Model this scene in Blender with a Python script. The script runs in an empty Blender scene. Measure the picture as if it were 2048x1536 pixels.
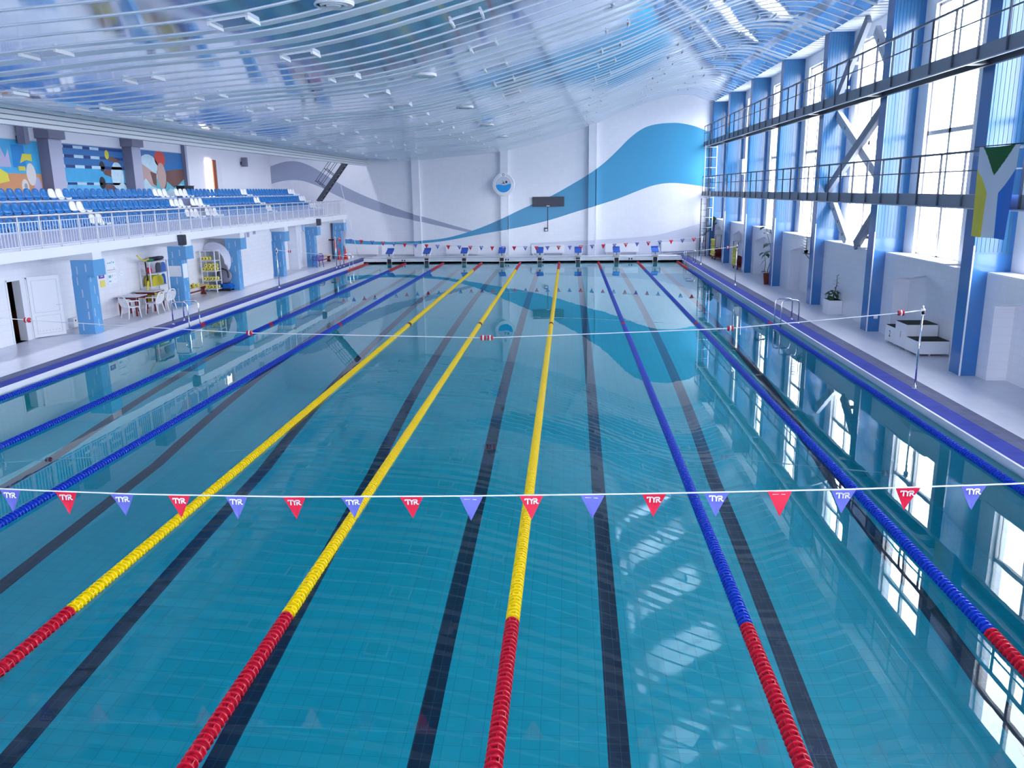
import bpy, bmesh, math, random
from mathutils import Vector, Matrix
random.seed(7)
scn = bpy.context.scene
COL = scn.collection
PI = math.pi

# ------------------------------------------------------------------ camera
YAW, PITCH, ROLL, FPX = 0.07084838, 0.23416993, -0.01286040, 1624.212
fwd = Vector((-math.sin(YAW) * math.cos(PITCH), math.cos(YAW) * math.cos(PITCH), -math.sin(PITCH)))
rt = Vector((math.cos(YAW), math.sin(YAW), 0))
up = rt.cross(fwd)
r2 = math.cos(ROLL) * rt + math.sin(ROLL) * up
u2 = -math.sin(ROLL) * rt + math.cos(ROLL) * up
cam = bpy.data.objects.new('camera', bpy.data.cameras.new('camera'))
COL.objects.link(cam)
M = Matrix((r2, u2, -fwd)).transposed().to_4x4()
M.translation = Vector((3.0937, -2.9869, 4.5697))
cam.matrix_world = M
cam.data.sensor_width = 36.0
cam.data.lens = 36.0 * FPX / 2048.0
cam.data.clip_start, cam.data.clip_end = 0.05, 500
scn.camera = cam

# ------------------------------------------------------------------ world, exposure, daylight portals
W = bpy.data.worlds.new('daylight'); scn.world = W; W.use_nodes = True
bg = W.node_tree.nodes['Background']
bg.inputs[1].default_value = 7.0
_n = W.node_tree.nodes; _l = W.node_tree.links                     # overcast sky over darker ground
_tc = _n.new('ShaderNodeTexCoord'); _sx = _n.new('ShaderNodeSeparateXYZ'); _rp = _n.new('ShaderNodeValToRGB'); _mp = _n.new('ShaderNodeMapRange')
_l.new(_tc.outputs['Generated'], _sx.inputs[0]); _l.new(_sx.outputs[2], _mp.inputs[0]); _mp.inputs[1].default_value = -0.5; _mp.inputs[2].default_value = 0.5
_l.new(_mp.outputs[0], _rp.inputs[0]); _l.new(_rp.outputs[0], bg.inputs[0])
_rp.color_ramp.elements[0].position = 0.40; _rp.color_ramp.elements[0].color = (0.34, 0.36, 0.38, 1)
_rp.color_ramp.elements[1].position = 0.52; _rp.color_ramp.elements[1].color = (0.93, 0.955, 1.0, 1)
vs = scn.view_settings
vs.view_transform = 'Standard'; vs.look = 'None'; vs.gamma = 1.0; vs.use_curve_mapping = False
vs.exposure = 1.75
scn.cycles.max_bounces = 14; scn.cycles.diffuse_bounces = 6; scn.cycles.glossy_bounces = 6
scn.cycles.transmission_bounces = 8; scn.cycles.transparent_max_bounces = 12
scn.cycles.use_denoising = True
scn.cycles.sample_clamp_indirect = 8.0

def portal(name, loc, rot, sx, sy):
    L = bpy.data.lights.new(name, 'AREA'); L.shape = 'RECTANGLE'; L.size = sx; L.size_y = sy
    L.cycles.is_portal = True
    o = bpy.data.objects.new(name, L); COL.objects.link(o); o.location = loc; o.rotation_euler = rot

# right-hand bays: Y of each blue pillar's near face
PIL = [52.55, 47.14, 41.16, 35.03, 28.84, 22.76, 16.54, 10.4, 4.3, -1.8]
WIN = [(p - 3.58, p - 0.68) for p in PIL]
WZ0, WZ1 = 2.56, 9.45
for k, (a, b) in enumerate(WIN):
    portal('window_daylight', (13.52, (a + b) / 2, (WZ0 + WZ1) / 2), (0, PI / 2, 0), WZ1 - WZ0, b - a)
ADDED_SKYLIGHT = (-8.0, 52.0, -11.7, -11.2)       # unseen skylight strip added as fill over the stand, behind the ceiling edge
portal('added_skylight_portal', ((ADDED_SKYLIGHT[2] + ADDED_SKYLIGHT[3]) / 2, 22.0, 9.45), (0, 0, 0), ADDED_SKYLIGHT[3] - ADDED_SKYLIGHT[2], 60.0)
ADDED_NEAR_WIN = (-9.0, 9.0, 0.9, 2.9)  # unseen window added behind the camera to brighten the hall
portal('near_window_added_fill', (0, -8.9, 1.9), (PI / 2, 0, 0), 18.0, 2.0)
for o in scn.objects:
    if o.name.startswith('near_window'):
        o.rotation_euler = (-PI / 2, 0, 0)

# ------------------------------------------------------------------ materials
MAT = {}
def mat(name, col, rough=0.5, metal=0.0, spec=0.5, coat=0.0, emis=None, es=0.0):
    m = bpy.data.materials.new(name); m.use_nodes = True
    b = m.node_tree.nodes['Principled BSDF']
    b.inputs['Base Color'].default_value = (*col, 1); b.inputs['Roughness'].default_value = rough
    b.inputs['Metallic'].default_value = metal; b.inputs['Specular IOR Level'].default_value = spec
    b.inputs['Coat Weight'].default_value = coat; b.inputs['Coat Roughness'].default_value = 0.06
    if emis:
        b.inputs['Emission Color'].default_value = (*emis, 1); b.inputs['Emission Strength'].default_value = es
    MAT[name] = m
    return m

def tile(name, col, grout, sx, sy, axes, rough=0.25, mortar=0.02, var=0.04, coat=0.0, spec=0.5, offset=0.0, bump=0.0):
    """square tiling laid along two world axes"""
    m = mat(name, col, rough, coat=coat, spec=spec); nt = m.node_tree; b = nt.nodes['Principled BSDF']
    g = nt.nodes.new('ShaderNodeNewGeometry'); s = nt.nodes.new('ShaderNodeSeparateXYZ'); c = nt.nodes.new('ShaderNodeCombineXYZ')
    nt.links.new(g.outputs['Position'], s.inputs[0])
    nt.links.new(s.outputs[axes[0]], c.inputs[0]); nt.links.new(s.outputs[axes[1]], c.inputs[1])
    t = nt.nodes.new('ShaderNodeTexBrick'); t.offset = offset; t.squash = 1.0
    t.inputs['Scale'].default_value = 1.0; t.inputs['Brick Width'].default_value = sx; t.inputs['Row Height'].default_value = sy
    t.inputs['Mortar Size'].default_value = mortar * min(sx, sy); t.inputs['Mortar Smooth'].default_value = 0.1
    t.inputs['Color1'].default_value = (*[min(1, x * (1 + var)) for x in col], 1)
    t.inputs['Color2'].default_value = (*[x * (1 - var) for x in col], 1)
    t.inputs['Mortar'].default_value = (*grout, 1)
    nt.links.new(c.outputs[0], t.inputs['Vector']); nt.links.new(t.outputs['Color'], b.inputs['Base Color'])
    if bump:
        bp = nt.nodes.new('ShaderNodeBump'); bp.inputs['Strength'].default_value = bump; bp.inputs['Distance'].default_value = 0.004; bp.invert = True
        nt.links.new(t.outputs['Fac'], bp.inputs['Height']); nt.links.new(bp.outputs[0], b.inputs['Normal'])
    return m

def noise_col(m, amount=0.08, scale=3.0):
    nt = m.node_tree; b = nt.nodes['Principled BSDF']; col = tuple(b.inputs['Base Color'].default_value)
    g = nt.nodes.new('ShaderNodeNewGeometry'); n = nt.nodes.new('ShaderNodeTexNoise'); n.inputs['Scale'].default_value = scale; n.inputs['Detail'].default_value = 3
    r = nt.nodes.new('ShaderNodeMix'); r.data_type = 'RGBA'
    r.inputs[6].default_value = (*[x * (1 - amount) for x in col[:3]], 1); r.inputs[7].default_value = (*[min(1, x * (1 + amount)) for x in col[:3]], 1)
    nt.links.new(g.outputs['Position'], n.inputs['Vector']); nt.links.new(n.outputs['Fac'], r.inputs[0]); nt.links.new(r.outputs[2], b.inputs['Base Color'])
    return m

WHITE = (0.84, 0.85, 0.90)
noise_col(mat('plaster', WHITE, 0.55), 0.03, 0.8)
tile('wall_tile_x', (0.82, 0.83, 0.90), (0.73, 0.74, 0.83), 0.3, 0.2, (1, 2), 0.16, 0.02, 0.015, bump=0.3)
tile('wall_tile_y', (0.80, 0.81, 0.88), (0.74, 0.75, 0.83), 0.3, 0.2, (0, 2), 0.16, 0.02, 0.015, bump=0.3)
mat('swoosh_blue', (0.06, 0.33, 0.56), 0.3)
mat('swoosh_grey', (0.36, 0.40, 0.54), 0.45)
tile('deck_tile', (0.70, 0.70, 0.79), (0.62, 0.62, 0.72), 0.3, 0.3, (0, 1), 0.28, 0.02, 0.03)
tile('deck_blue', (0.03, 0.05, 0.33), (0.06, 0.08, 0.36), 0.25, 0.25, (0, 1), 0.6, 0.02, 0.12, spec=0.1)
tile('deck_grey', (0.12, 0.13, 0.22), (0.18, 0.19, 0.28), 0.25, 0.25, (0, 1), 0.6, 0.02, 0.1, spec=0.1)
mat('coping', (0.78, 0.79, 0.86), 0.3)
tile('pool_tile', (0.0, 0.44, 0.57), (0.0, 0.34, 0.46), 0.25, 0.25, (0, 1), 0.4, 0.028, 0.03)
tile('pool_wall', (0.05, 0.50, 0.58), (0.03, 0.40, 0.48), 0.25, 0.125, (1, 2), 0.4, 0.03, 0.03)
tile('pool_wall_end', (0.40, 0.72, 0.78), (0.34, 0.62, 0.68), 0.25, 0.125, (0, 2), 0.4, 0.03, 0.03)
tile('lane_tile', (0.003, 0.014, 0.05), (0.02, 0.09, 0.15), 0.14, 0.25, (0, 1), 0.4, 0.03, 0.1)
mat('pillar_blue', (0.035, 0.17, 0.46), 0.14, spec=0.5, coat=0.1)
mat('pillar_panel', (0.04, 0.16, 0.33), 0.2, spec=0.4)
mat('white_trim', (0.82, 0.83, 0.88), 0.3)
mat('left_blue', (0.12, 0.36, 0.68), 0.2)
mat('left_dash', (0.45, 0.58, 0.78), 0.25)
mat('steel_grey', (0.22, 0.25, 0.32), 0.45)
mat('steel_light', (0.58, 0.60, 0.68), 0.4)
mat('steel_dark', (0.045, 0.055, 0.075), 0.45)
mat('rail_grey', (0.07, 0.09, 0.14), 0.4)
mat('chrome', (0.78, 0.79, 0.83), 0.12, 1.0)
mat('rail_steel', (0.70, 0.71, 0.78), 0.3, 0.35)
mat('white_metal', (0.80, 0.81, 0.87), 0.35)
mat('window_frame', (0.60, 0.58, 0.58), 0.4)
mat('cord', (0.82, 0.84, 0.9), 0.5)
mat('float_blue', (0.004, 0.045, 0.48), 0.3)
mat('float_yellow', (0.85, 0.62, 0.0), 0.3)
mat('float_red', (0.50, 0.008, 0.03), 0.3)
mat('float_dark', (0.10, 0.01, 0.02), 0.4)
mat('pennant_red', (0.72, 0.005, 0.05), 0.6)
mat('pennant_blue', (0.13, 0.15, 0.58), 0.6)
mat('ink_white', (0.88, 0.88, 0.92), 0.6)
mat('seat_blue', (0.0, 0.15, 0.46), 0.3)
mat('seat_white', (0.84, 0.84, 0.87), 0.35)
noise_col(mat('concrete', (0.30, 0.33, 0.48), 0.7), 0.06, 2.0)
mat('ledge', (0.42, 0.56, 0.80), 0.5)
mat('ink', (0.012, 0.014, 0.03), 0.5)
mat('black', (0.012, 0.012, 0.02), 0.4)
mat('dark_navy', (0.02, 0.025, 0.06), 0.4)
mat('screen', (0.035, 0.035, 0.065), 0.35)
mat('logo_blue', (0.0, 0.33, 0.78), 0.35)
mat('block_blue', (0.035, 0.12, 0.55), 0.5)
mat('wood', (0.62, 0.42, 0.16), 0.45)
mat('dark_red', (0.16, 0.012, 0.015), 0.45)
mat('orange_box', (0.30, 0.07, 0.015), 0.6)
mat('room_dark', (0.03, 0.033, 0.045), 0.8)
mat('room_blue', (0.02, 0.18, 0.50), 0.6)
mat('yellow_foam', (0.72, 0.60, 0.03), 0.6)
mat('pale_yellow', (0.78, 0.70, 0.14), 0.6)
mat('foam_white', (0.72, 0.72, 0.86), 0.6)
mat('plastic_white', (0.80, 0.81, 0.86), 0.35)
mat('plastic_blue', (0.0, 0.12, 0.55), 0.35)
mat('purple', (0.09, 0.06, 0.35), 0.4)
mat('orange_red', (0.75, 0.06, 0.03), 0.45)
mat('green', (0.03, 0.25, 0.10), 0.5)
mat('leaf', (0.03, 0.10, 0.035), 0.4)
mat('leaf_bright', (0.10, 0.32, 0.05), 0.45)
mat('stem', (0.06, 0.07, 0.03), 0.6)
mat('soil', (0.02, 0.015, 0.01), 0.9)
mat('terracotta', (0.22, 0.035, 0.015), 0.6)
mat('flag_green', (0.0, 0.10, 0.015), 0.7)
mat('flag_yellow', (0.72, 0.60, 0.06), 0.7)
mat('flag_blue', (0.03, 0.17, 0.62), 0.7)
mat('flag_white', (0.62, 0.66, 0.76), 0.7)
mat('podium_top', (0.012, 0.018, 0.012), 0.9)
mat('paper', (0.80, 0.84, 0.88), 0.6)
mat('ink_teal', (0.15, 0.42, 0.55), 0.6)
mat('brown_door', (0.30, 0.08, 0.03), 0.5)
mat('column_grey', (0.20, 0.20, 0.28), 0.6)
mat('column_lit_side', (0.46, 0.47, 0.60), 0.6)
mat('lamp_glass', (0.30, 0.42, 0.55), 0.1, 0.6)
mat('lit_glass', (1, 0.9, 0.8), 0.3, emis=(1.0, 0.80, 0.66), es=2.2)
mat('rope_yellow', (0.75, 0.65, 0.1), 0.6)
mat('grey_plastic', (0.22, 0.23, 0.31), 0.4)
# murals
mat('m_pool', (0.05, 0.40, 0.70), 0.5); mat('m_pool_dark', (0.02, 0.17, 0.45), 0.5); mat('m_pool_light', (0.14, 0.50, 0.78), 0.5)
mat('m_navy', (0.01, 0.04, 0.20), 0.5); mat('m_skin', (0.17, 0.075, 0.06), 0.5); mat('m_skin_light', (0.55, 0.38, 0.33), 0.5)
mat('m_splash', (0.55, 0.75, 0.84), 0.5); mat('m_aqua', (0.12, 0.52, 0.60), 0.5); mat('m_orange', (0.66, 0.30, 0.13), 0.5)
mat('m_red', (0.62, 0.06, 0.04), 0.5); mat('m_yellow', (0.75, 0.66, 0.06), 0.5); mat('m_white', (0.75, 0.73, 0.70), 0.5)
mat('m_lilac', (0.48, 0.46, 0.66), 0.5); mat('m_blue', (0.0, 0.23, 0.60), 0.5); mat('m_grey', (0.35, 0.33, 0.30), 0.5)
for nm, sc in (('m_pool', 2.5), ('m_pool_light', 2.5), ('m_orange', 1.2), ('m_aqua', 3.0), ('m_splash', 5.0)):
    noise_col(MAT[nm], 0.22, sc)
noise_col(MAT['leaf'], 0.35, 9.0)
noise_col(MAT['deck_blue'] if False else MAT['concrete'], 0.0, 1.0) if False else None

# ceiling: polished metal slats and white lacquered strips
mat('slat_mirror', (0.58, 0.70, 0.83), 0.08, 0.9)
mat('slat_white', (0.74, 0.79, 0.87), 0.3)
# end wall plaster gets its gloss from glazed tiles below 2.4 m
# window glass: clear with a little reflection
g = bpy.data.materials.new('window_glass'); g.use_nodes = True; nt = g.node_tree; nt.nodes.clear()
o_ = nt.nodes.new('ShaderNodeOutputMaterial'); mx = nt.nodes.new('ShaderNodeMixShader'); mx.inputs[0].default_value = 0.07
tr = nt.nodes.new('ShaderNodeBsdfTransparent'); tr.inputs[0].default_value = (0.97, 0.98, 1, 1); gl = nt.nodes.new('ShaderNodeBsdfGlossy'); gl.inputs['Roughness'].default_value = 0.03
nt.links.new(tr.outputs[0], mx.inputs[1]); nt.links.new(gl.outputs[0], mx.inputs[2]); nt.links.new(mx.outputs[0], o_.inputs[0]); MAT['window_glass'] = g
# water surface: refracting, with long low swell and fine ripples
g = bpy.data.materials.new('water'); g.use_nodes = True; nt = g.node_tree; nt.nodes.clear()
o_ = nt.nodes.new('ShaderNodeOutputMaterial'); gs = nt.nodes.new('ShaderNodeBsdfGlass'); gs.inputs['IOR'].default_value = 1.333; gs.inputs['Roughness'].default_value = 0.0
gs.inputs['Color'].default_value = (0.90, 0.985, 1.0, 1)
ge = nt.nodes.new('ShaderNodeNewGeometry'); n1 = nt.nodes.new('ShaderNodeTexNoise'); n1.inputs['Scale'].default_value = 1.1; n1.inputs['Detail'].default_value = 2.0
bp = nt.nodes.new('ShaderNodeBump'); bp.inputs['Strength'].default_value = 0.5; bp.inputs['Distance'].default_value = 0.0016
nt.links.new(ge.outputs['Position'], n1.inputs['Vector']); nt.links.new(n1.outputs['Fac'], bp.inputs['Height']); nt.links.new(bp.outputs[0], gs.inputs['Normal'])
nt.links.new(gs.outputs[0], o_.inputs[0]); MAT['water'] = g

# ------------------------------------------------------------------ mesh helpers
class MB:
    def __init__(s): s.v = []; s.f = []; s.m = []; s.s = []
    def add(s, vs, fs, mi=0, sm=False):
        n = len(s.v); s.v += [tuple(v) for v in vs]
        for f in fs: s.f.append([i + n for i in f]); s.m.append(mi); s.s.append(sm)
        return s
    def box(s, x0, x1, y0, y1, z0, z1, mi=0):
        x0, x1 = sorted((x0, x1)); y0, y1 = sorted((y0, y1)); z0, z1 = sorted((z0, z1))
        v = [(x, y, z) for z in (z0, z1) for y in (y0, y1) for x in (x0, x1)]
        return s.add(v, [(0, 2, 3, 1), (4, 5, 7, 6), (0, 1, 5, 4), (2, 6, 7, 3), (0, 4, 6, 2), (1, 3, 7, 5)], mi)
    def quad(s, a, b, c, d, mi=0): return s.add([a, b, c, d], [(0, 1, 2, 3)], mi)
    def bar(s, p, q, w, h, mi=0, upv=(0, 0, 1)):
        p, q = Vector(p), Vector(q); d = (q - p).normalized(); u = Vector(upv)
        if abs(d.dot(u)) > 0.98: u = Vector((0, 1, 0))
        a = d.cross(u).normalized() * w / 2; b = a.cross(d).normalized() * h / 2
        v = [e + i * a + j * b for e in (p, q) for i, j in ((-1, -1), (1, -1), (1, 1), (-1, 1))]
        return s.add(v, [(0, 1, 2, 3), (7, 6, 5, 4), (0, 4, 5, 1), (1, 5, 6, 2), (2, 6, 7, 3), (3, 7, 4, 0)], mi)
    def tube(s, pts, r, n=8, mi=0, closed=False, r1=None):
        P = [Vector(p) for p in pts]; L = len(P); rings = []
        prev = None
        for i in range(L):
            if closed: t = (P[(i + 1) % L] - P[i - 1])
            else: t = P[min(i + 1, L - 1)] - P[max(i - 1, 0)]
            t.normalize()
            if prev is None:
                u = Vector((0, 0, 1)) if abs(t.z) < 0.9 else Vector((1, 0, 0))
                a = t.cross(u).normalized()
            else:
                a = (prev - t * prev.dot(t)).normalized()
            prev = a; b = t.cross(a)
            rr = r if r1 is None else r + (r1 - r) * i / max(1, L - 1)
            rings.append([P[i] + rr * (math.cos(2 * PI * k / n) * a + math.sin(2 * PI * k / n) * b) for k in range(n)])
        v = [p for R in rings for p in R]; f = []
        for i in range(L if closed else L - 1):
            j = (i + 1) % L
            for k in range(n): f.append((i * n + k, i * n + (k + 1) % n, j * n + (k + 1) % n, j * n + k))
        if not closed: f += [tuple(range(n))[::-1], tuple((L - 1) * n + k for k in range(n))]
        return s.add(v, f, mi, True)
    def lathe(s, prof, n=16, o=(0, 0, 0), ax=(0, 0, 1), mi=0, sm=True):
        o = Vector(o); ax = Vector(ax).normalized(); u = Vector((1, 0, 0)) if abs(ax.x) < 0.9 else Vector((0, 0, 1))
        a = ax.cross(u).normalized(); b = ax.cross(a)
        v = []; f = []
        for r, h in prof:
            for k in range(n): v.append(o + ax * h + r * (math.cos(2 * PI * k / n) * a + math.sin(2 * PI * k / n) * b))
        for i in range(len(prof) - 1):
            for k in range(n): f.append((i * n + k, i * n + (k + 1) % n, (i + 1) * n + (k + 1) % n, (i + 1) * n + k))
        f += [tuple(range(n))[::-1], tuple((len(prof) - 1) * n + k for k in range(n))]
        return s.add(v, f, mi, sm)
    def prism(s, poly, o, a, b, d, mi=0, cap_mi=None):
        """polygon (u,v) in the plane o + u a + v b, extruded by vector d"""
        o, a, b, d = Vector(o), Vector(a), Vector(b), Vector(d); n = len(poly)
        lo = [o + u * a + v * b for u, v in poly]; hi = [p + d for p in lo]
        s.add(lo + hi, [tuple(range(n))[::-1], tuple(range(n, 2 * n))], mi if cap_mi is None else cap_mi)
        s.add(lo + hi, [(k, (k + 1) % n, n + (k + 1) % n, n + k) for k in range(n)], mi)
        return s
    def ellipse(s, c, a, b, ru, rv, d, mi=0, n=18):
        return s.prism([(ru * math.cos(2 * PI * k / n), rv * math.sin(2 * PI * k / n)) for k in range(n)], c, a, b, d, mi)
    def move(s, d):
        d = Vector(d); s.v = [tuple(Vector(v) + d) for v in s.v]; return s
    def mesh(s, name, mats):
        me = bpy.data.meshes.new(name); me.from_pydata(s.v, [], s.f)
        for m in mats: me.materials.append(MAT[m])
        me.polygons.foreach_set('material_index', s.m); me.polygons.foreach_set('use_smooth', s.s)
        me.validate(); me.update()
        bm = bmesh.new(); bm.from_mesh(me); bmesh.ops.recalc_face_normals(bm, faces=bm.faces); bm.to_mesh(me); bm.free()
        return me

def aslist(m): return [m] if isinstance(m, str) else list(m)
def link(name, me, parent=None, loc=None):
    o = bpy.data.objects.new(name, me); COL.objects.link(o)
    if parent is not None:
        o.parent = parent; o.location = loc if loc is not None else (-Vector(parent.location) if parent.parent is None else (0, 0, 0))
    elif loc is not None: o.location = loc
    return o
def tagit(o, label, cat, group=None, kind=None):
    if label: o['label'] = label
    if cat: o['category'] = cat
    if group: o['group'] = group
    if kind: o['kind'] = kind
    return o
def struct(name, mb, mats):
    """part of the building itself"""
    o = link(name, mb.mesh(name, aslist(mats))); o['kind'] = 'structure'; return o
def thing(name, label, cat, loc=(0, 0, 0), group=None, rz=0.0):
    o = bpy.data.objects.new(name, None); COL.objects.link(o); o.location = loc; o.rotation_euler = (0, 0, rz)
    o.empty_display_size = 0.2
    return tagit(o, label, cat, group)
def part(name, mb, mats, parent, local=False, label=None):
    """a part of a thing; built in world coordinates unless local"""
    me = mb.mesh(name, aslist(mats))
    o = link(name, me, parent, (0, 0, 0) if local else None)
    if label: o['label'] = label
    return o
def solo(name, mb, mats, label, cat, group=None, local_loc=None):
    """a thing that is one mesh; its origin goes to the middle of its base"""
    if local_loc is None:
        xs, ys, zs = zip(*mb.v); c = ((min(xs) + max(xs)) / 2, (min(ys) + max(ys)) / 2, min(zs))
        mb.move([-k for k in c])
    else: c = local_loc
    return tagit(link(name, mb.mesh(name, aslist(mats)), None, c), label, cat, group)
def kids(o): return [c for c in bpy.data.objects if c.parent == o]
def dup(root, loc, rz=None, label=None, children=None):
    r = root.copy(); COL.objects.link(r); r.location = loc
    if rz is not None: r.rotation_euler = (0, 0, rz)
    if label: r['label'] = label
    for ch in (children if children is not None else kids(root)):
        c = ch.copy(); COL.objects.link(c); c.parent = r
        for gch in kids(ch):
            d = gch.copy(); COL.objects.link(d); d.parent = c
    return r
def ordn(n): return f"{n}{'th' if 10 <= n % 100 <= 20 else {1: 'st', 2: 'nd', 3: 'rd'}.get(n % 10, 'th')}"
def interp(x, X, Y):
    if x <= X[0]: return Y[0]
    for i in range(len(X) - 1):
        if x <= X[i + 1]: return Y[i] + (Y[i + 1] - Y[i]) * (x - X[i]) / (X[i + 1] - X[i])
    return Y[-1]
def smooth(pts, k=6):
    out = []
    for i in range(len(pts) - 1):
        p0, p1, p2, p3 = pts[max(i - 1, 0)], pts[i], pts[i + 1], pts[min(i + 2, len(pts) - 1)]
        for j in range(k):
            t = j / k
            out.append(tuple(0.5 * (2 * b + (c - a) * t + (2 * a - 5 * b + 4 * c - d) * t * t + (3 * b - a - 3 * c + d) * t ** 3) for a, b, c, d in zip(p0, p1, p2, p3)))
    out.append(tuple(pts[-1])); return out
def glyphs(mb, txt, o, a, b, d, size, mi=0, bold=0.0):
    """letters of the built-in face, extruded by d, centred on o"""
    cu = bpy.data.curves.new('glyphs', 'FONT'); cu.body = txt; cu.size = size; cu.align_x = 'CENTER'; cu.align_y = 'CENTER'; cu.resolution_u = 3; cu.offset = bold
    ob = bpy.data.objects.new('glyphs', cu); COL.objects.link(ob)
    me = bpy.data.meshes.new_from_object(ob.evaluated_get(bpy.context.evaluated_depsgraph_get()))
    bpy.data.objects.remove(ob); bpy.data.curves.remove(cu)
    o, a, b, d = Vector(o), Vector(a), Vector(b), Vector(d)
    vsx = [o + v.co.x * a + v.co.y * b + d for v in me.vertices]
    mb.add(vsx, [tuple(p.vertices) for p in me.polygons], mi); bpy.data.meshes.remove(me)

X3, Y3, Z3 = Vector((1, 0, 0)), Vector((0, 1, 0)), Vector((0, 0, 1))
DECK = 0.14; EX = 10.35; END = 53.0; NEAR = -9.0; XR = 12.75; XW = 13.25; XP = 12.38

# ================================================================== SETTING
# pool basin: sloping floor with dark lane lines, side and end walls
FL = [(-0.2, -4.05), (8, -4.2), (14, -4.45), (18, -3.9), (26, -3.05), (35, -2.25), (50, -1.8)]
FLz = lambda y: interp(y, [a for a, b in FL], [b for a, b in FL])
fb = MB()
xs = [-EX]
for k in range(8):
    c = -8.75 + 2.5 * k; xs += [c - 0.14, c + 0.14]
xs.append(EX)
ys = [-0.2, 1.6, 8, 14, 18, 26, 35, 47.8, 50]
for i in range(len(ys) - 1):
    for j in range(len(xs) - 1):
        dark = (j % 2 == 1) and 0 < i < len(ys) - 2
        fb.quad((xs[j], ys[i], FLz(ys[i])), (xs[j + 1], ys[i], FLz(ys[i])), (xs[j + 1], ys[i + 1], FLz(ys[i + 1])), (xs[j], ys[i + 1], FLz(ys[i + 1])), 1 if dark else 0)
for k in range(8):
    c = -8.75 + 2.5 * k
    for yy in (1.6, 47.5):
        fb.box(c - 0.5, c + 0.5, yy, yy + 0.28, FLz(yy) - 0.05, FLz(yy) + 0.006, 1)
for i in range(len(ys) - 1):
    for sx in (-EX, EX):
        fb.quad((sx, ys[i], FLz(ys[i])), (sx, ys[i + 1], FLz(ys[i + 1])), (sx, ys[i + 1], -0.02), (sx, ys[i], -0.02), 2)
for yy in (-0.2, 50.0):
    fb.quad((-EX, yy, FLz(yy)), (EX, yy, FLz(yy)), (EX, yy, 0.1), (-EX, yy, 0.1), 4)
struct('pool_basin', fb, ['pool_tile', 'lane_tile', 'pool_wall', 'coping', 'pool_wall_end'])
struct('water', MB().quad((-EX, -0.2, 0), (EX, -0.2, 0), (EX, 50, 0), (-EX, 50, 0)), 'water')
# deck on both sides and at the near end, with grey and blue tile bands along the edge
dk = MB()
for s in (-1, 1):
    lim = 13.9 if s > 0 else 15.2
    y0, y1 = -0.2, END + 0.2
    for a, b, mi in ((EX, EX + 0.05, 3), (EX + 0.05, EX + 0.47, 1), (EX + 0.47, EX + 0.85, 2), (EX + 0.85, lim, 0)):
        dk.box(s * a, s * b, y0, y1, -0.04 if mi == 3 else DECK - 0.12, DECK, mi)
dk.box(-15.2, 13.9, NEAR - 0.2, -0.2, DECK - 0.12, DECK, 0)
dk.box(-EX, EX, 52.9, END + 0.2, DECK - 0.12, DECK, 0)
struct('floor', dk, ['deck_tile', 'deck_blue', 'deck_grey', 'coping'])
# raised starting platform across the far end
pf = MB(); pf.box(-EX + 0.02, EX - 0.02, 50.0, 51.0, -0.3, 0.33, 0); pf.box(-EX + 0.02, EX - 0.02, 50.03, 50.13, 0.33, 0.338, 1)
pf.box(-EX + 0.02, EX - 0.02, 51.0, 52.92, -0.3, 0.24, 0)
for x0 in (-7.8, -1.0, 1.25, 6.95):
    for k in (0, 1): pf.box(x0 + k * 0.16, x0 + k * 0.16 + 0.07, 49.985, 50.0, 0.14, 0.25, 1)
struct('trim_platform', pf, ['coping', 'ink'])

# end wall with the painted swooshes
PX = [-10.45, -8.92, -7.5, -4.84, -1.48, 1.52, 4.47, 6.41, 8.01, 9.61, 10.88, 11.6, 12.38]
PZ = [6.76, 6.61, 6.60, 6.82, 7.09, 7.77, 8.64, 9.41, 9.97, 10.36, 10.40, 10.20, 9.92]
PROF = smooth(list(zip(PX, PZ)), 6)
CZ = lambda x: interp(x, [a for a, b in PROF], [b for a, b in PROF])
ew = MB(); ew.box(-17.6, 14.2, END, END + 0.3, -0.4, 11.2, 0)
blue_up = smooth([(-12.6, 1.47), (-10.75, 1.28), (-9.18, 1.22), (-7.44, 1.26), (-5.7, 1.38), (-4.31, 1.67), (-2.93, 2.1), (-1.55, 2.65), (-0.19, 3.27), (1.17, 3.84), (2.17, 4.29), (3.51, 5.02), (4.5, 5.6), (5.48, 6.3), (6.45, 7.2), (7.09, 7.82), (7.89, 8.38), (8.69, 8.63), (9.66, 8.71), (10.47, 8.66), (11.44, 8.42), (12.3, 8.05)], 3)
blue_lo = smooth([(-12.6, 1.15), (-10.76, 1.05), (-9.19, 1.04), (-7.44, 1.07), (-5.7, 1.21), (-4.32, 1.42), (-2.94, 1.67), (-1.56, 1.90), (-0.2, 2.13), (1.16, 2.42), (2.17, 2.68), (3.52, 3.09), (5.19, 3.57), (6.51, 3.98), (7.82, 4.48), (8.8, 4.79), (9.78, 4.91), (10.77, 4.84), (12.3, 4.6)], 3)
grey_up = smooth([(-17.2, 6.35), (-16.5, 6.57), (-15.79, 6.68), (-15.1, 6.61), (-14.26, 6.27), (-13.43, 5.77), (-12.43, 5.13), (-11.09, 4.46), (-9.4, 3.77), (-7.7, 3.15), (-6.0, 2.66), (-4.64, 2.25), (-3.28, 1.87), (-2.7, 1.68)], 3)
grey_lo = smooth([(-17.2, 5.2), (-16.59, 5.35), (-15.71, 5.44), (-14.85, 5.33), (-13.84, 4.95), (-12.83, 4.43), (-11.81, 3.96), (-10.46, 3.45), (-9.09, 3.03), (-7.38, 2.65), (-5.67, 2.25), (-3.96, 1.86), (-2.9, 1.64)], 3)
g2_up = smooth([(0.5, 1.05), (2.51, 1.14), (5.21, 1.25), (8.56, 1.46), (10.21, 1.81), (12.3, 2.37)], 3)
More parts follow.
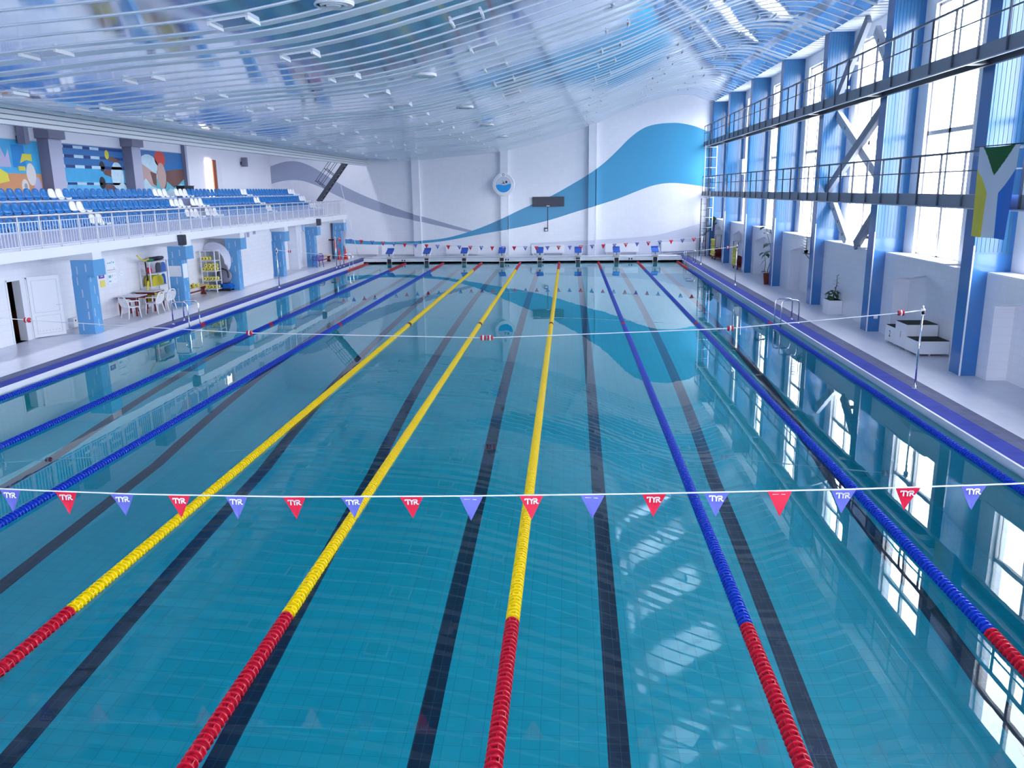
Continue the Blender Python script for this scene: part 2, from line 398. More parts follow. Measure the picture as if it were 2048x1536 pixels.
def band(mb, upc, loc_, y, mi, x0, x1, n=90):
    xs_ = [x0 + (x1 - x0) * i / n for i in range(n + 1)]
    U = [interp(x, [a for a, b in upc], [b for a, b in upc]) for x in xs_]; L = [interp(x, [a for a, b in loc_], [b for a, b in loc_]) for x in xs_]
    v = []
    for x, u, l in zip(xs_, U, L): v += [(x, y, l), (x, y, max(u, l + 0.001)), (x, y + 0.02, l), (x, y + 0.02, max(u, l + 0.001))]
    f = []
    for i in range(n):
        a, b = 4 * i, 4 * i + 4
        f += [(a, b, b + 1, a + 1), (a + 1, b + 1, b + 3, a + 3), (a, a + 2, b + 2, b)]
    mb.add(v, f, mi)
def end_bands(mb, y, x0, x1):
    n = max(6, int((x1 - x0) * 5))
    gx0, gx1 = max(x0, -17.2), min(x1, -2.9)
    if gx1 > gx0: band(mb, grey_up, grey_lo, y - 0.003, 2, gx0, gx1, n)
    bx0, bx1 = max(x0, -12.3), min(x1, 12.3)
    if bx1 > bx0: band(mb, blue_up, blue_lo, y - 0.005, 1, bx0, bx1, n)
    rx0, rx1 = max(x0, 0.5), min(x1, 12.3)
    if rx1 > rx0: band(mb, g2_up, [(0, 0.24), (13, 0.24)], y - 0.004, 3, rx0, rx1, n)
end_bands(ew, END, -17.2, 12.3)
struct('wall_far', ew, ['wall_tile_y', 'swoosh_blue', 'swoosh_grey', 'white_trim'])
MAT['g2'] = mat('lower_grey', (0.62, 0.64, 0.76), 0.25)
bpy.data.objects['wall_far'].data.materials[3] = MAT['lower_grey']
for k, cx in enumerate((-7.19, -1.21, 4.66)):
    pl = MB(); pl.box(cx - 0.26, cx + 0.26, END - 0.28, END, 0.2, CZ(cx) + 0.1, 0); end_bands(pl, END - 0.28, cx - 0.26, cx + 0.26)
    pl.box(cx + 0.21, cx + 0.262, END - 0.285, END - 0.2, 0.2, CZ(cx), 4)
    o = struct('trim_pilaster', pl, ['wall_tile_y', 'swoosh_blue', 'swoosh_grey', 'lower_grey', 'white_trim'])

# right wall: thick lower wall with gable-topped niches, window wall above
rw = MB(); low = MB()
segs = []
NICHE = [(16.05, 12.6, 14.3), (21.9, 17.95, 19.8), (33.6, 29.9, 31.5), (40.6, 36.9, 38.5), (46.4, 43.0, 44.7), (52.3, 49.5, 51.0)]
for yb, ya, yc in NICHE: segs.append((ya, yb, yc))
segs.sort(); cur = NEAR
for ya, yb, yc in segs:
    low.box(XR, XW + 0.35, cur, ya, 0, 2.56, 0); cur = yb
    low.box(XR + 0.45, XW + 0.35, ya, yb, 0, 2.56, 0)
    # wall above the niche: gable-shaped soffit
    low.prism([(ya, 1.87), (yc, 2.18), (yb, 1.87), (yb, 2.56), (ya, 2.56)], (XR, 0, 0), Y3, Z3, (0.45, 0, 0), 0)
low.box(XR, XW + 0.35, cur, END, 0, 2.56, 0)
struct('wall_right', low, ['wall_tile_x'])
cur = NEAR
for a, b in sorted(WIN):
    rw.box(XW, XW + 0.35, cur, a, 2.56, 10.6, 0); rw.box(XW, XW + 0.35, a, b, WZ1, 10.6, 0); cur = b
rw.box(XW, XW + 0.35, cur, END, 2.56, 10.6, 0)
struct('wall_right_upper', rw, ['plaster'])
for k, (a, b) in enumerate(WIN):
    fr = MB(); x0, x1 = XW + 0.10, XW + 0.18; t = 0.07; mid = a + 1.5
    fr.box(x0, x1, a, a + t, WZ0, WZ1); fr.box(x0, x1, b - t, b, WZ0, WZ1); fr.box(x0, x1, a, b, WZ0, WZ0 + t); fr.box(x0, x1, a, b, WZ1 - t, WZ1)
    fr.box(x0, x1, mid - 0.06, mid + 0.06, WZ0, WZ1)
    for zt in (4.22, 6.0, 7.7): fr.box(x0, x1, a, b, zt - 0.06, zt + 0.06)
    for c0, c1 in ((a + t, mid - 0.06), (mid + 0.06, b - t)):
        fr.box(x0 + 0.02, x0 + 0.05, c0 + 0.10, c0 + 0.13, WZ0 + t, 4.16); fr.box(x0 + 0.02, x0 + 0.05, c1 - 0.13, c1 - 0.10, WZ0 + t, 4.16)
    fr.box(x0 - 0.03, x0, mid + 0.02, mid + 0.05, 3.1, 3.26)
    w = struct('window_%d' % (k + 1), fr, 'window_frame')
    pn = MB().box(XW + 0.135, XW + 0.145, a + t, b - t, WZ0 + t, WZ1 - t); part('pane', pn, 'window_glass', w)
    sl = MB().box(XR - 0.03, XW + 0.10, a - 0.5, b + 0.62, 2.56, 2.60); part('sill', sl, 'white_trim', w)
# blue pillars
for k, py in enumerate(PIL):
    y1 = min(py + 0.55, END); m = MB(); m.box(XP, XW + 0.05, py, y1, 0.0, 9.93, 0)
    for j in range(8):   # ribbed cladding on the upper half of the near side
        xx = XP + 0.05 + j * 0.095; m.box(xx, xx + 0.07, py - 0.012, py, 3.05, 9.9, 1)
    m.box(XP, XP + 0.86, py - 0.008, py, 3.0, 3.05, 1)
    m.box(XP - 0.012, XP + 0.018, py - 0.014, py + 0.015, DECK, 3.2, 2)
    struct('trim_pillar', m, ['pillar_blue', 'pillar_panel', 'white_trim'])
# soffit strip between ceiling edge and window wall
sf = MB(); sf.box(XP, XW + 0.3, NEAR, END, 9.93, 10.05, 0)
yy = NEAR + 0.3
while yy < END - 0.3:
    sf.box(XP + 0.02, XW, yy, yy + 0.07, 9.915, 9.93, 1); yy += 0.42
struct('ceiling_soffit', sf, ['slat_white', 'white_trim'])

# wave-shaped ceiling of polished slats with white strips between
cl = MB(); brk = []
BAY = 6.12; white = [(0.0, 0.075), (0.74, 0.075), (1.48, 0.075), (2.22, 0.075), (2.98, 0.22), (3.5, 0.36), (4.33, 0.36), (5.08, 0.24)]
y = NEAR; ev = []
k0 = math.floor((NEAR - 25.27) / BAY)
for kk in range(k0, 12):
    for o0, w_ in white:
        s0 = 25.27 + kk * BAY + o0
        if s0 > NEAR + 0.1 and s0 + w_ < END - 0.05: ev.append((s0, s0 + w_))
cur = NEAR
strips = []
for a, b in ev + [(END, END)]:
    n = max(1, round((a - cur) / 0.15))
    for i in range(n): strips.append((cur + (a - cur) * i / n, cur + (a - cur) * (i + 1) / n, 0))
    if b > a: strips.append((a, b, 1))
    cur = b
prof = [PROF[i] for i in range(0, len(PROF))]
nP = len(prof)
for a, b, w_ in strips:
    if w_:
        v = [(x, a, z - 0.012) for x, z in prof] + [(x, b, z - 0.012) for x, z in prof]
        f = [(i, i + 1, nP + i + 1, nP + i) for i in range(nP - 1)]
        for e_ in (a, b): cl.add([(x, e_, z - 0.012) for x, z in prof] + [(x, e_, z + 0.03) for x, z in prof], f, 1)
        cl.add(v, f, 1)
    else:
        t1 = random.uniform(-0.0003, 0.0003); t2 = random.uniform(-0.0003, 0.0003)
        v = [(x, a, z + t1) for x, z in prof] + [(x, b, z + t2) for x, z in prof]
        cl.add(v, [(i, i + 1, nP + i + 1, nP + i) for i in range(nP - 1)], 0, False)
co = struct('ceiling', cl, ['slat_mirror', 'slat_white'])
for p_ in co.data.polygons: p_.use_smooth = True
# slatted fascia along the ceiling's left edge, and the gallery's own ceiling
fa = MB()
for i in range(4):
    z0 = 6.28 + i * 0.125; fa.box(-10.50, -10.45, NEAR, END, z0, z0 + 0.098, 0)
fa.box(-10.56, -10.52, NEAR, END, 6.27, 6.9, 1); fa.box(-10.6, -10.40, NEAR, END, 6.76, 6.86, 0)
struct('trim_fascia', fa, ['white_trim', 'steel_grey'])
struct('ceiling_gallery', MB().box(-17.6, ADDED_SKYLIGHT[2], NEAR, END, 9.2, 9.35).box(ADDED_SKYLIGHT[3], -10.5, NEAR, END, 9.2, 9.35).box(ADDED_SKYLIGHT[2], ADDED_SKYLIGHT[3], NEAR, ADDED_SKYLIGHT[0], 9.2, 9.35).box(ADDED_SKYLIGHT[2], ADDED_SKYLIGHT[3], ADDED_SKYLIGHT[1], END, 9.2, 9.35).box(-10.6, -10.5, NEAR, END, 6.85, 9.3), 'plaster')
struct('ceiling_roof', MB().box(-10.6, 14.2, NEAR - 0.3, END + 0.3, 10.9, 11.1).box(-10.6, -10.4, NEAR - 0.3, END + 0.3, 9.2, 10.95), 'plaster')

# left side: wall under the gallery with its jogs and doorway
lw = MB(); LX = -13.95
D0, D1, DZ = 20.58, 21.52, 2.09
lw.box(LX - 0.25, LX, NEAR, D0, 0, 2.86, 0); lw.box(LX - 0.25, LX, D1, 35.1, 0, 2.86, 0); lw.box(LX - 0.25, LX, D0, D1, DZ, 2.86, 0)
lw.box(LX - 0.25, -12.75, 35.1, 39.9, 0, 2.86, 0)
lw.box(LX - 0.25, -13.5, 39.9, 44.7, 0, 2.86, 0); lw.box(-13.5, -13.35, 40.55, 40.85, 0, 2.86, 0)
lw.box(LX - 0.25, -12.95, 44.75, 45.25, 0, 2.86, 0); lw.box(LX - 0.25, -12.95, 46.3, 46.9, 0, 2.86, 0); lw.box(LX - 0.25, -12.95, 45.25, 46.3, 2.3, 2.86, 0); lw.box(LX - 0.25, -13.2, 45.25, 46.3, 0, 2.3, 0)
lw.box(LX - 0.25, -13.15, 46.9, END, 0, 2.86, 0)
struct('wall_left', lw, ['wall_tile_x'])
# dark room behind the open door
rm = MB(); rm.box(-16.4, -16.3, 19.8, 23.2, 0, 2.6, 0); rm.box(-16.4, LX - 0.25, 23.1, 23.2, 0, 2.6, 0); rm.box(-16.4, LX - 0.25, 19.7, 19.8, 0, 2.6, 0); rm.box(-16.4, LX - 0.2, 19.7, 23.2, 2.5, 2.6, 0); rm.box(-16.4, LX, 19.7, 23.2, 0.0, DECK, 1)
struct('wall_storeroom', rm, ['room_dark', 'room_blue'])
struct('wall_gallery', MB().box(-17.6, -17.2, NEAR, END, 2.8, 9.35), 'plaster')
cf = MB()
for i in range(31): cf.box(ADDED_SKYLIGHT[2], ADDED_SKYLIGHT[3], ADDED_SKYLIGHT[0] + 2 * i - 0.04, ADDED_SKYLIGHT[0] + 2 * i + 0.04, 9.24, 9.32)
cf.box(ADDED_SKYLIGHT[2], ADDED_SKYLIGHT[2] + 0.06, ADDED_SKYLIGHT[0], ADDED_SKYLIGHT[1], 9.24, 9.32); cf.box(ADDED_SKYLIGHT[3] - 0.06, ADDED_SKYLIGHT[3], ADDED_SKYLIGHT[0], ADDED_SKYLIGHT[1], 9.24, 9.32)
w = struct('window_12', cf, 'window_frame'); part('pane', MB().box(ADDED_SKYLIGHT[2], ADDED_SKYLIGHT[3], ADDED_SKYLIGHT[0], ADDED_SKYLIGHT[1], 9.275, 9.285), 'window_glass', w)  # frame and glass of the added skylight, out of view
nw = MB(); nx0, nx1, nz0, nz1 = ADDED_NEAR_WIN
nw.box(-17.6, nx0, NEAR - 0.3, NEAR, 0, 11.1); nw.box(nx1, 14.2, NEAR - 0.3, NEAR, 0, 11.1); nw.box(nx0, nx1, NEAR - 0.3, NEAR, 0, nz0); nw.box(nx0, nx1, NEAR - 0.3, NEAR, nz1, 11.1)
struct('wall_near', nw, 'plaster')
nf = MB()
for i in range(13): x = nx0 + i * 1.5; nf.box(x - 0.05, x + 0.05, NEAR - 0.2, NEAR - 0.1, nz0, nz1)
for z in (nz0 + 0.05, 1.9, nz1 - 0.05): nf.box(nx0, nx1, NEAR - 0.2, NEAR - 0.1, z - 0.05, z + 0.05)
w = struct('window_11', nf, 'window_frame'); part('pane', MB().box(nx0, nx1, NEAR - 0.155, NEAR - 0.145, nz0, nz1), 'window_glass', w)  # glazing of the added fill window, out of view
struct('wall_left_end', MB().box(-17.6, LX - 0.2, NEAR - 0.3, NEAR, 0, 11.1).box(13.5, 14.2, NEAR - 0.3, END + 0.3, -0.2, 0.14), 'plaster')

# gallery slab, edge beam, cross beams over the columns, stepped tiers
gb = MB(); gb.box(-17.4, -12.15, NEAR, END, 2.86, 3.08, 0); gb.box(-12.3, -12.12, NEAR, END, 2.80, 3.09, 0)
struct('floor_gallery', gb, 'plaster')
LC = [16.35, 22.4, 28.9, 34.5, 40.62, 46.4, 52.4]
for cy in LC:
    m = MB(); m.box(LX, -12.2, cy + 0.02, cy + 0.55, 2.55, 2.86, 0); struct('trim_beam', m, 'plaster')
    c = MB(); y1 = min(cy + 0.5, END - 0.02)
    c.box(-12.97, -12.42, cy, y1, 0, 2.05, 0); c.box(-12.92, -12.17, cy - 0.06, min(cy + 0.62, END - 0.01), 2.03, 2.55, 0)
    rnd = random.Random(int(cy * 10))
    for j in range(5):
        zz = 0.3 + j * 0.36 + rnd.uniform(-0.05, 0.05); xx = -12.9 + rnd.choice((0.08, 0.2, 0.32)); c.box(xx, xx + 0.04, cy - 0.005, cy, zz, zz + 0.26, 1)
        yy = cy + rnd.choice((0.1, 0.25, 0.36)); c.box(-12.42, -12.415, yy, min(yy + 0.04, y1), zz + 0.1, zz + 0.36, 1)
    for j in range(2):
        xx = -12.75 + j * 0.3; c.box(xx, xx + 0.04, cy - 0.065, cy - 0.06, 2.1 + 0.08 * j, 2.35 + 0.08 * j, 1)
    struct('trim_column', c, ['left_blue', 'left_dash'])
TIER = [(-13.1, 3.56), (-13.75, 4.0), (-14.45, 4.44)]   # front edge x, top z
AIS0, AIS1 = 33.2, 33.85
for (a0, a1) in ((NEAR, AIS0), (AIS1, 51.2)):
    t = MB()
    for i, (tx, tz) in enumerate(TIER):
        back = TIER[i + 1][0] if i < 2 else -15.6
        t.box(back - 0.02, tx, a0, a1, 3.08, tz - 0.05, 0); t.box(back - 0.02, tx + 0.03, a0, a1, tz - 0.05, tz, 1)
    struct('floor_tier', t, ['concrete', 'ledge'])
t = MB()
for i, (tx, tz) in enumerate(TIER): t.box(-15.6, tx - 0.1, AIS0, AIS1, 3.08, tz - 0.16, 0)
struct('floor_stair_aisle', t, 'concrete')
t = MB()
t.box(-17.2, -15.6, NEAR, END, 3.08, 4.40, 0)
struct('floor_gallery_back', t, 'concrete')
# gallery pilasters on the back wall
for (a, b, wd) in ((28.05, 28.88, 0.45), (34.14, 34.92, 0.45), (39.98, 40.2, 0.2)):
    m = MB(); m.box(-17.2, -17.2 + wd, a, b, 4.4, 7.45, 0); m.box(-17.2 + wd, -17.2 + wd + 0.01, a, b, 4.4, 7.45, 1)  # pool-facing side paler: window light put into the colour
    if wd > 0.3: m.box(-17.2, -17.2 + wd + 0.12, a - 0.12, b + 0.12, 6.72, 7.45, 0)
    struct('trim_gallery_pilaster', m, ['column_grey', 'column_lit_side'])
# doorways: open white door below the stand, lit doorway in the gallery, closed white door farther on
fr = MB(); fr.box(LX - 0.1, LX + 0.02, D0 - 0.03, D0 + 0.04, DECK, DZ); fr.box(LX - 0.1, LX + 0.02, D1 - 0.05, D1 + 0.03, DECK, DZ); fr.box(LX - 0.1, LX + 0.02, D0, D1, DZ - 0.05, DZ + 0.03); fr.box(LX - 0.26, LX, D1 - 0.28, D1 - 0.04, DECK, DZ - 0.05)
d = struct('door_1', fr, 'white_metal')
lf = MB(); o0 = Vector((-13.93, 21.53, 0)); e = (Vector((-13.38, 22.32, 0)) - o0); L = e.length; e.normalize(); nrm = Vector((e.y, -e.x, 0))
lf.prism([(0, 0.17), (L, 0.17), (L, 2.1), (0, 2.1)], o0, e, Z3, nrm * 0.04, 0)
for u0, u1, v0, v1 in ((0.1, L - 0.1, 0.95, 1.98), (0.1, L - 0.1, 0.27, 0.85)):
    for a, b, c, dd in ((u0, u1, v0, v0 + 0.012), (u0, u1, v1 - 0.012, v1), (u0, u0 + 0.012, v0, v1), (u1 - 0.012, u1, v0, v1)):
        lf.prism([(a, c), (b, c), (b, dd), (a, dd)], o0 + nrm * 0.04, e, Z3, nrm * 0.006, 1)
for j in range(7): lf.ellipse(o0 + nrm * 0.04 + e * (0.17 + j * 0.1) + Z3 * 0.36, e, Z3, 0.018, 0.018, nrm * 0.006, 1, 8)
dl = part('door_leaf', lf, ['white_metal', 'steel_light'], d)
h = MB(); h.tube([o0 + e * (L - 0.05) + nrm * 0.04 + Z3 * 1.15, o0 + e * (L - 0.05) + nrm * 0.09 + Z3 * 1.15, o0 + e * (L - 0.2) + nrm * 0.09 + Z3 * 1.15], 0.012, 6); part('handle', h, 'white_metal', dl)
dd = MB(); dd.box(-13.2, -13.16, 45.3, 46.25, DECK, 2.25, 0); dd.box(-13.16, -13.155, 45.3, 45.42, DECK, 2.25, 1)
for z0, z1 in ((0.25, 1.0), (1.08, 2.15)): dd.box(-13.16, -13.15, 45.55, 46.15, z0, z1, 0)
d = struct('door_2', dd, ['white_metal', 'black']); part('handle', MB().box(-13.15, -13.08, 45.36, 45.5, 1.08, 1.16), 'steel_dark', d)
dd = MB(); dd.box(-17.2, -17.14, 42.75, 43.5, 4.4, 6.48, 0)
d = struct('door_3', dd, 'lit_glass')
lf = MB().box(-17.16, -17.08, 43.52, 43.95, 4.4, 6.46); part('door_leaf', lf, 'brown_door', d)
lf = MB().box(-17.2, -17.13, 43.97, 44.75, 4.4, 6.42).box(-17.13, -17.1, 44.5, 44.56, 5.3, 5.42); part('white_door_leaf', lf, 'white_metal', d)

# ================================================================== LANE ROPES
def float_mesh(name, mname):
    m = MB(); rib = 0.078
    m.lathe([(0.018, -0.068), (0.05, -0.066), (0.05, -0.045), (rib, -0.043), (rib, -0.030), (0.05, -0.026), (0.05, 0.026), (rib, 0.030), (rib, 0.043), (0.05, 0.045), (0.05, 0.066), (0.018, 0.068)], 18, (0, 0, 0), (0, 1, 0), 0, False)
    for k in range(6):
        a = k * PI / 3 + 0.2; r_ = Vector((math.cos(a), 0, math.sin(a)))
        m.bar(r_ * 0.06 - Y3 * 0.03, r_ * 0.06 + Y3 * 0.03, 0.006, 0.03, 0, tuple(r_))
    return m.mesh(name, [mname])
FM = {c: float_mesh('float_disc', 'float_' + c) for c in ('blue', 'yellow', 'red', 'dark')}
ROPES = [(-10.0, 'blue', 14.2, 'blue lane rope hugging the left pool edge'), (-7.5, 'blue', 11.0, 'blue lane rope, second one from the left pool edge'), (-5.0, 'blue', 7.2, 'blue lane rope just left of the three yellow ones'),
         (-2.5, 'yellow', 3.7, 'leftmost of the three yellow lane ropes with red ends'), (0.0, 'yellow', 2.4, 'middle one of the three yellow lane ropes with red ends'), (2.5, 'yellow', 2.5, 'rightmost of the three yellow lane ropes with red ends'),
         (5.0, 'blue', 2.6, 'blue red-ended lane rope next right of the yellow ones'), (7.5, 'blue', 4.1, 'blue red-ended lane rope, second one from the right pool edge'), (10.0, 'blue', 9.0, 'blue lane rope hugging the right pool edge')]
PITCH_F = 0.147
for rx, colr, ystart, lab in ROPES:
    t = thing('lane_rope', lab + ', floating on the water', 'lane rope', (rx, 0, 0), 'lane ropes across the pool')
    part('cable', MB().tube([(0, -0.15, 0.012), (0, 25, 0.012), (0, 49.98, 0.012)], 0.012, 6), 'steel_light', t, True)
    ys_ = [0.2 + i * PITCH_F for i in range(int(49.5 / PITCH_F))]
    def colour(yv):
        if yv < 5.05 or yv > 44.5: return 'red'
        if abs(yv - 25.0) < 0.12: return 'red' if colr == 'blue' else 'dark'
        return colr
    vis = [yv for yv in ys_ if yv > ystart]
    near, rest = vis[:100], vis[100:] + [yv for yv in ys_ if yv <= ystart]
    for yv in near:
        o = bpy.data.objects.new('float_disc', FM[colour(yv)]); COL.objects.link(o); o.parent = t; o.location = (0, yv, 0.012); o.rotation_euler = (0, random.uniform(0, PI), 0)
    far = MB(); idx = {'red': 0, 'blue': 1, 'yellow': 2, 'dark': 3}
    for yv in rest:
        far.lathe([(0.03, -0.068), (0.052, -0.045), (0.078, -0.042), (0.078, -0.030), (0.052, -0.02), (0.052, 0.02), (0.078, 0.030), (0.078, 0.042), (0.052, 0.045), (0.03, 0.068)], 12, (0, yv, 0.012), (0, 1, 0), idx[colour(yv)], False)
    o = part('float_discs', far, ['float_red', 'float_blue', 'float_yellow', 'float_dark'], t, True); o['kind'] = 'stuff'

# ================================================================== FLAG LINES
def stroke(mb, pts, w, o, a, b, d, mi):
    for (u0, v0), (u1, v1) in zip(pts[:-1], pts[1:]):
        dx, dy = u1 - u0, v1 - v0; L_ = math.hypot(dx, dy); nx, ny = -dy / L_ * w / 2, dx / L_ * w / 2
        ex, ey = dx / L_ * w * 0.3, dy / L_ * w * 0.3
        mb.prism([(u0 + nx - ex, v0 + ny - ey), (u1 + nx + ex, v1 + ny + ey), (u1 - nx + ex, v1 - ny + ey), (u0 - nx - ex, v0 - ny - ey)], o, a, b, d, mi)
def pennant_mesh(c, bend):
    m = MB(); w, h = 0.25, 0.26; n = 6; fr_, bk = [], []
    for i in range(n + 1):
        f_ = i / n; hw = w / 2 * (1 - f_); yy = bend * math.sin(f_ * 2.2) * 0.02
        for s in (-1, 0, 1): fr_.append((s * hw, yy - 0.002 + (0.008 * bend * (1 - abs(s)) * f_), -h * f_)); bk.append((s * hw, yy + 0.002 + (0.008 * bend * (1 - abs(s)) * f_), -h * f_))
    fs = []
    N = len(fr_)
    for i in range(n):
        for s in (0, 1):
            a = i * 3 + s; fs += [(a, a + 1, a + 4, a + 3), (N + a, N + a + 3, N + a + 4, N + a + 1)]
    m.add(fr_ + bk, fs, 0)
    k = 0.052; o = Vector((-0.068, -0.006, -0.085))
    for pts in ([(0, 1), (1.05, 1)], [(0, 1), (0.0, 0.82)], [(0.55, 0.95), (0.55, 0)], [(0.8, 1), (1.15, 0.9), (1.32, 0.5), (1.5, 0.9), (1.8, 1)], [(1.32, 0.5), (1.32, 0)], [(1.7, 1), (2.3, 1), (2.42, 0.8), (2.3, 0.55), (1.95, 0.55)], [(2.05, 0.5), (2.5, 0.06), (2.65, 0.06)], [(1.82, 0.62), (1.82, 0.0)]):
        stroke(m, [(u * k, v * k) for u, v in pts], 0.013, o, X3, Z3, (0, -0.002, 0), 1)
    return m.mesh('pennant', ['pennant_' + c, 'ink_white'])
PM = {(c, b): pennant_mesh(c, b) for c in ('red', 'blue') for b in (-1, 0.3, 1)}
def flag_line(y, xs_, zf, first, x0, x1, lab):
    t = thing('flag_line', lab, 'pennant line', ((x0 + x1) / 2, y, zf((x0 + x1) / 2)), 'backstroke flag lines over the pool')
    L_ = [(x0 + (x1 - x0) * i / 40, y, zf(x0 + (x1 - x0) * i / 40)) for i in range(41)]
    part('cord', MB().tube(L_, 0.008, 6), 'cord', t)
    for i, x in enumerate(xs_):
        c = ('red', 'blue')[(i + first) % 2]
        o = link('pennant', PM[(c, random.choice((-1, 0.3, 1)))], t, Vector((x, y, zf(x) - 0.006)) - t.location)
        o.rotation_euler = (random.uniform(-0.12, 0.12), 0, random.uniform(-0.1, 0.1)); o['label'] = c + ' pennant with white lettering'
nz = lambda x: interp(x, [-10.8, -3.1, -1.5, 0.2, 2, 4, 6, 7.6, 10.8], [1.9, 1.455, 1.415, 1.41, 1.445, 1.50, 1.575, 1.655, 1.9])
flag_line(5.0, [-3.0 - 0.635 * 2 + 0.635 * i for i in range(21)], nz, 1, -10.78, 10.8, 'pennant line nearest the camera, red and violet flags on a white cord')
fz = lambda x: 1.345 + 0.0046 * (x - 0.8) ** 2
flag_line(45.4, [-10.55 + 0.653 * i for i in range(33)], fz, 0, -10.78, 10.9, 'small distant pennant line hung before the starting blocks')

# posts and false-start ropes
def pole(x, y, h, lab, base=True, grp='chrome rope posts on the deck', cat='post'):
    t = thing('rope_post', lab, cat, (x, y, DECK), grp)
    part('pole', MB().lathe([(0.022, 0), (0.022, h)], 10), 'chrome', t, True)
    part('base', MB().lathe([(0.06, 0), (0.06, 0.02), (0.03, 0.035), (0.028, 0.09)], 12), 'chrome', t, True)
    part('pulley', MB().lathe([(0.045, -0.03), (0.055, 0), (0.045, 0.03)], 10, (0.0, 0, h - 0.1), (0, 1, 0)).box(-0.04, 0.04, -0.03, 0.03, h - 0.16, h - 0.02).lathe([(0.02, h), (0.02, h + 0.05)], 8), 'white_metal', t, True)
    return t
pole(10.82, 15.2, 1.82, 'chrome post on the right deck beside the podium, holding the nearest rope')
pole(10.82, 35.4, 1.85, 'white and chrome post on the right deck by the plants, holding the second rope')
pole(-10.76, 35.2, 1.85, 'slim chrome post on the left deck before a blue column')
pole(10.9, 46.0, 1.85, 'thin post at the far right deck corner holding the distant pennants')
pole(-10.8, 45.3, 1.85, 'thin post on the left deck before the lifebuoy')
pole(-10.82, 15.2, 1.82, 'chrome post on the near left deck beside the open door')
def start_rope(y, zf, floats, lab):
    t = thing('false_start_rope', lab, 'rope', (0, y, zf(0)), 'ropes across the pool on posts')
    part('cord', MB().tube([(-10.82 + 21.64 * i / 40, y, zf(-10.82 + 21.64 * i / 40)) for i in range(41)], 0.011, 6), 'cord', t)
    for fx in floats:
        m = MB()
        for j, mi in ((-1, 0), (0, 1), (1, 0)): m.lathe([(0.03, -0.022), (0.062, -0.014), (0.062, 0.01), (0.03, 0.022)], 12, (fx + j * 0.044, y, zf(fx)), (1, 0, 0), mi, False)
        part('float', m, ['float_red', 'ink_white'], t)
z15 = lambda x: interp(x, [-10.82, -9.65, -5.6, -4.39, 1.26, 6.65, 10.36, 10.82], [1.82, 1.73, 1.49, 1.42, 1.30, 1.51, 1.85, 1.91])
start_rope(15.2, z15, [-9.65, -4.3, 1.16, 1.32, 6.7, 10.36], 'white rope over the pool with red and white floats, nearer one')
z35 = lambda x: 1.32 + 0.0052 * x * x
start_rope(35.4, z35, [10.4, -10.2], 'distant white rope over the pool with a red float near its right post')

# ================================================================== STARTING BLOCKS
for k in range(8):
    bx = -8.62 + 2.465 * k; n = 8 - k
    t = thing('starting_block', f'blue topped starting block marked {n} on the far platform', 'starting block', (bx, 50.25, 0.33), 'starting blocks on the far platform')
    part('pedestal', MB().box(-0.2, 0.2, -0.12, 0.25, 0, 0.07).box(-0.14, 0.14, -0.05, 0.2, 0.07, 0.16), 'white_metal', t, True)
    part('backstroke_pad', MB().box(-0.13, 0.13, -0.28, -0.255, -0.42, -0.02, 0).box(-0.16, -0.13, -0.285, -0.25, -0.42, 0.0, 1).box(0.13, 0.16, -0.285, -0.25, -0.42, 0.0, 1), ['black', 'white_metal'], t, True)
    bd = part('body', MB().prism([(-0.2, 0.14), (0.35, 0.14), (0.35, 0.50), (-0.26, 0.30)], (-0.2, 0, 0), Y3, Z3, (0.4, 0, 0)), 'white_metal', t, True)
    part('top_plate', MB().prism([(-0.31, 0.285), (-0.28, 0.335), (0.37, 0.55), (0.37, 0.505)], (-0.225, 0, 0), Y3, Z3, (0.45, 0, 0)).box(-0.225, 0.225, 0.33, 0.37, 0.52, 0.62), 'block_blue', t, True)
    np_ = MB().prism([(-0.19, -0.10), (0.19, -0.10), (0.19, 0.10), (-0.19, 0.10)], (0, -0.26, 0.19), X3, Z3, (0, 0.03, 0), 0)
    glyphs(np_, str(n), (0, -0.262, 0.19), X3, Z3, Vector((0, -0.002, 0)), 0.21, 1, 0.006)
    part('number_plate', np_, ['white_metal', 'ink'], bd, True)
    part('side_handle', MB().tube([(0.23, 0.1, 0.15), (0.27, 0.02, 0.3), (0.27, 0.2, 0.5), (0.23, 0.3, 0.5)], 0.02, 6), 'white_metal', t, True)

# ================================================================== END WALL FITTINGS
t = thing('wall_emblem', 'round white swimming emblem mounted on the middle pilaster', 'emblem', (-1.21, END - 0.28, 4.2))
R_ = 0.745; c = Vector((-1.25, END - 0.42, 4.95)); em = MB()
em.lathe([(R_, 0), (R_, 0.10), (R_ - 0.03, 0.13)], 48, c + Y3 * 0.13, (0, -1, 0), 0, False)
em.lathe([(R_ * 0.7, 0), (R_ * 0.7, 0.006)], 40, c, (0, -1, 0), 1, False)
wv = [(-R_ * 0.68, -0.02)] + [(-R_ * 0.68 + R_ * 1.36 * i / 20, -0.04 + 0.05 * i / 20 + 0.035 * math.sin(i * 0.42)) for i in range(21)] + [(R_ * 0.69 * math.cos(a), R_ * 0.69 * math.sin(a)) for a in [-(PI * i / 24) for i in range(1, 24)]]
em.prism(wv[1:], c + Y3 * -0.006, X3, Z3, (0, -0.006, 0), 2)
em.ellipse(c + Vector((0.19, -0.006, 0.16)), X3, Z3, 0.075, 0.08, (0, -0.008, 0), 3)
em.prism([(-0.10, 0.27), (0.0, 0.2), (0.07, 0.08), (0.14, 0.03), (0.0, 0.06), (-0.22, 0.05), (-0.05, 0.09), (-0.01, 0.16)], c + Y3 * -0.006, X3, Z3, (0, -0.008, 0), 3)
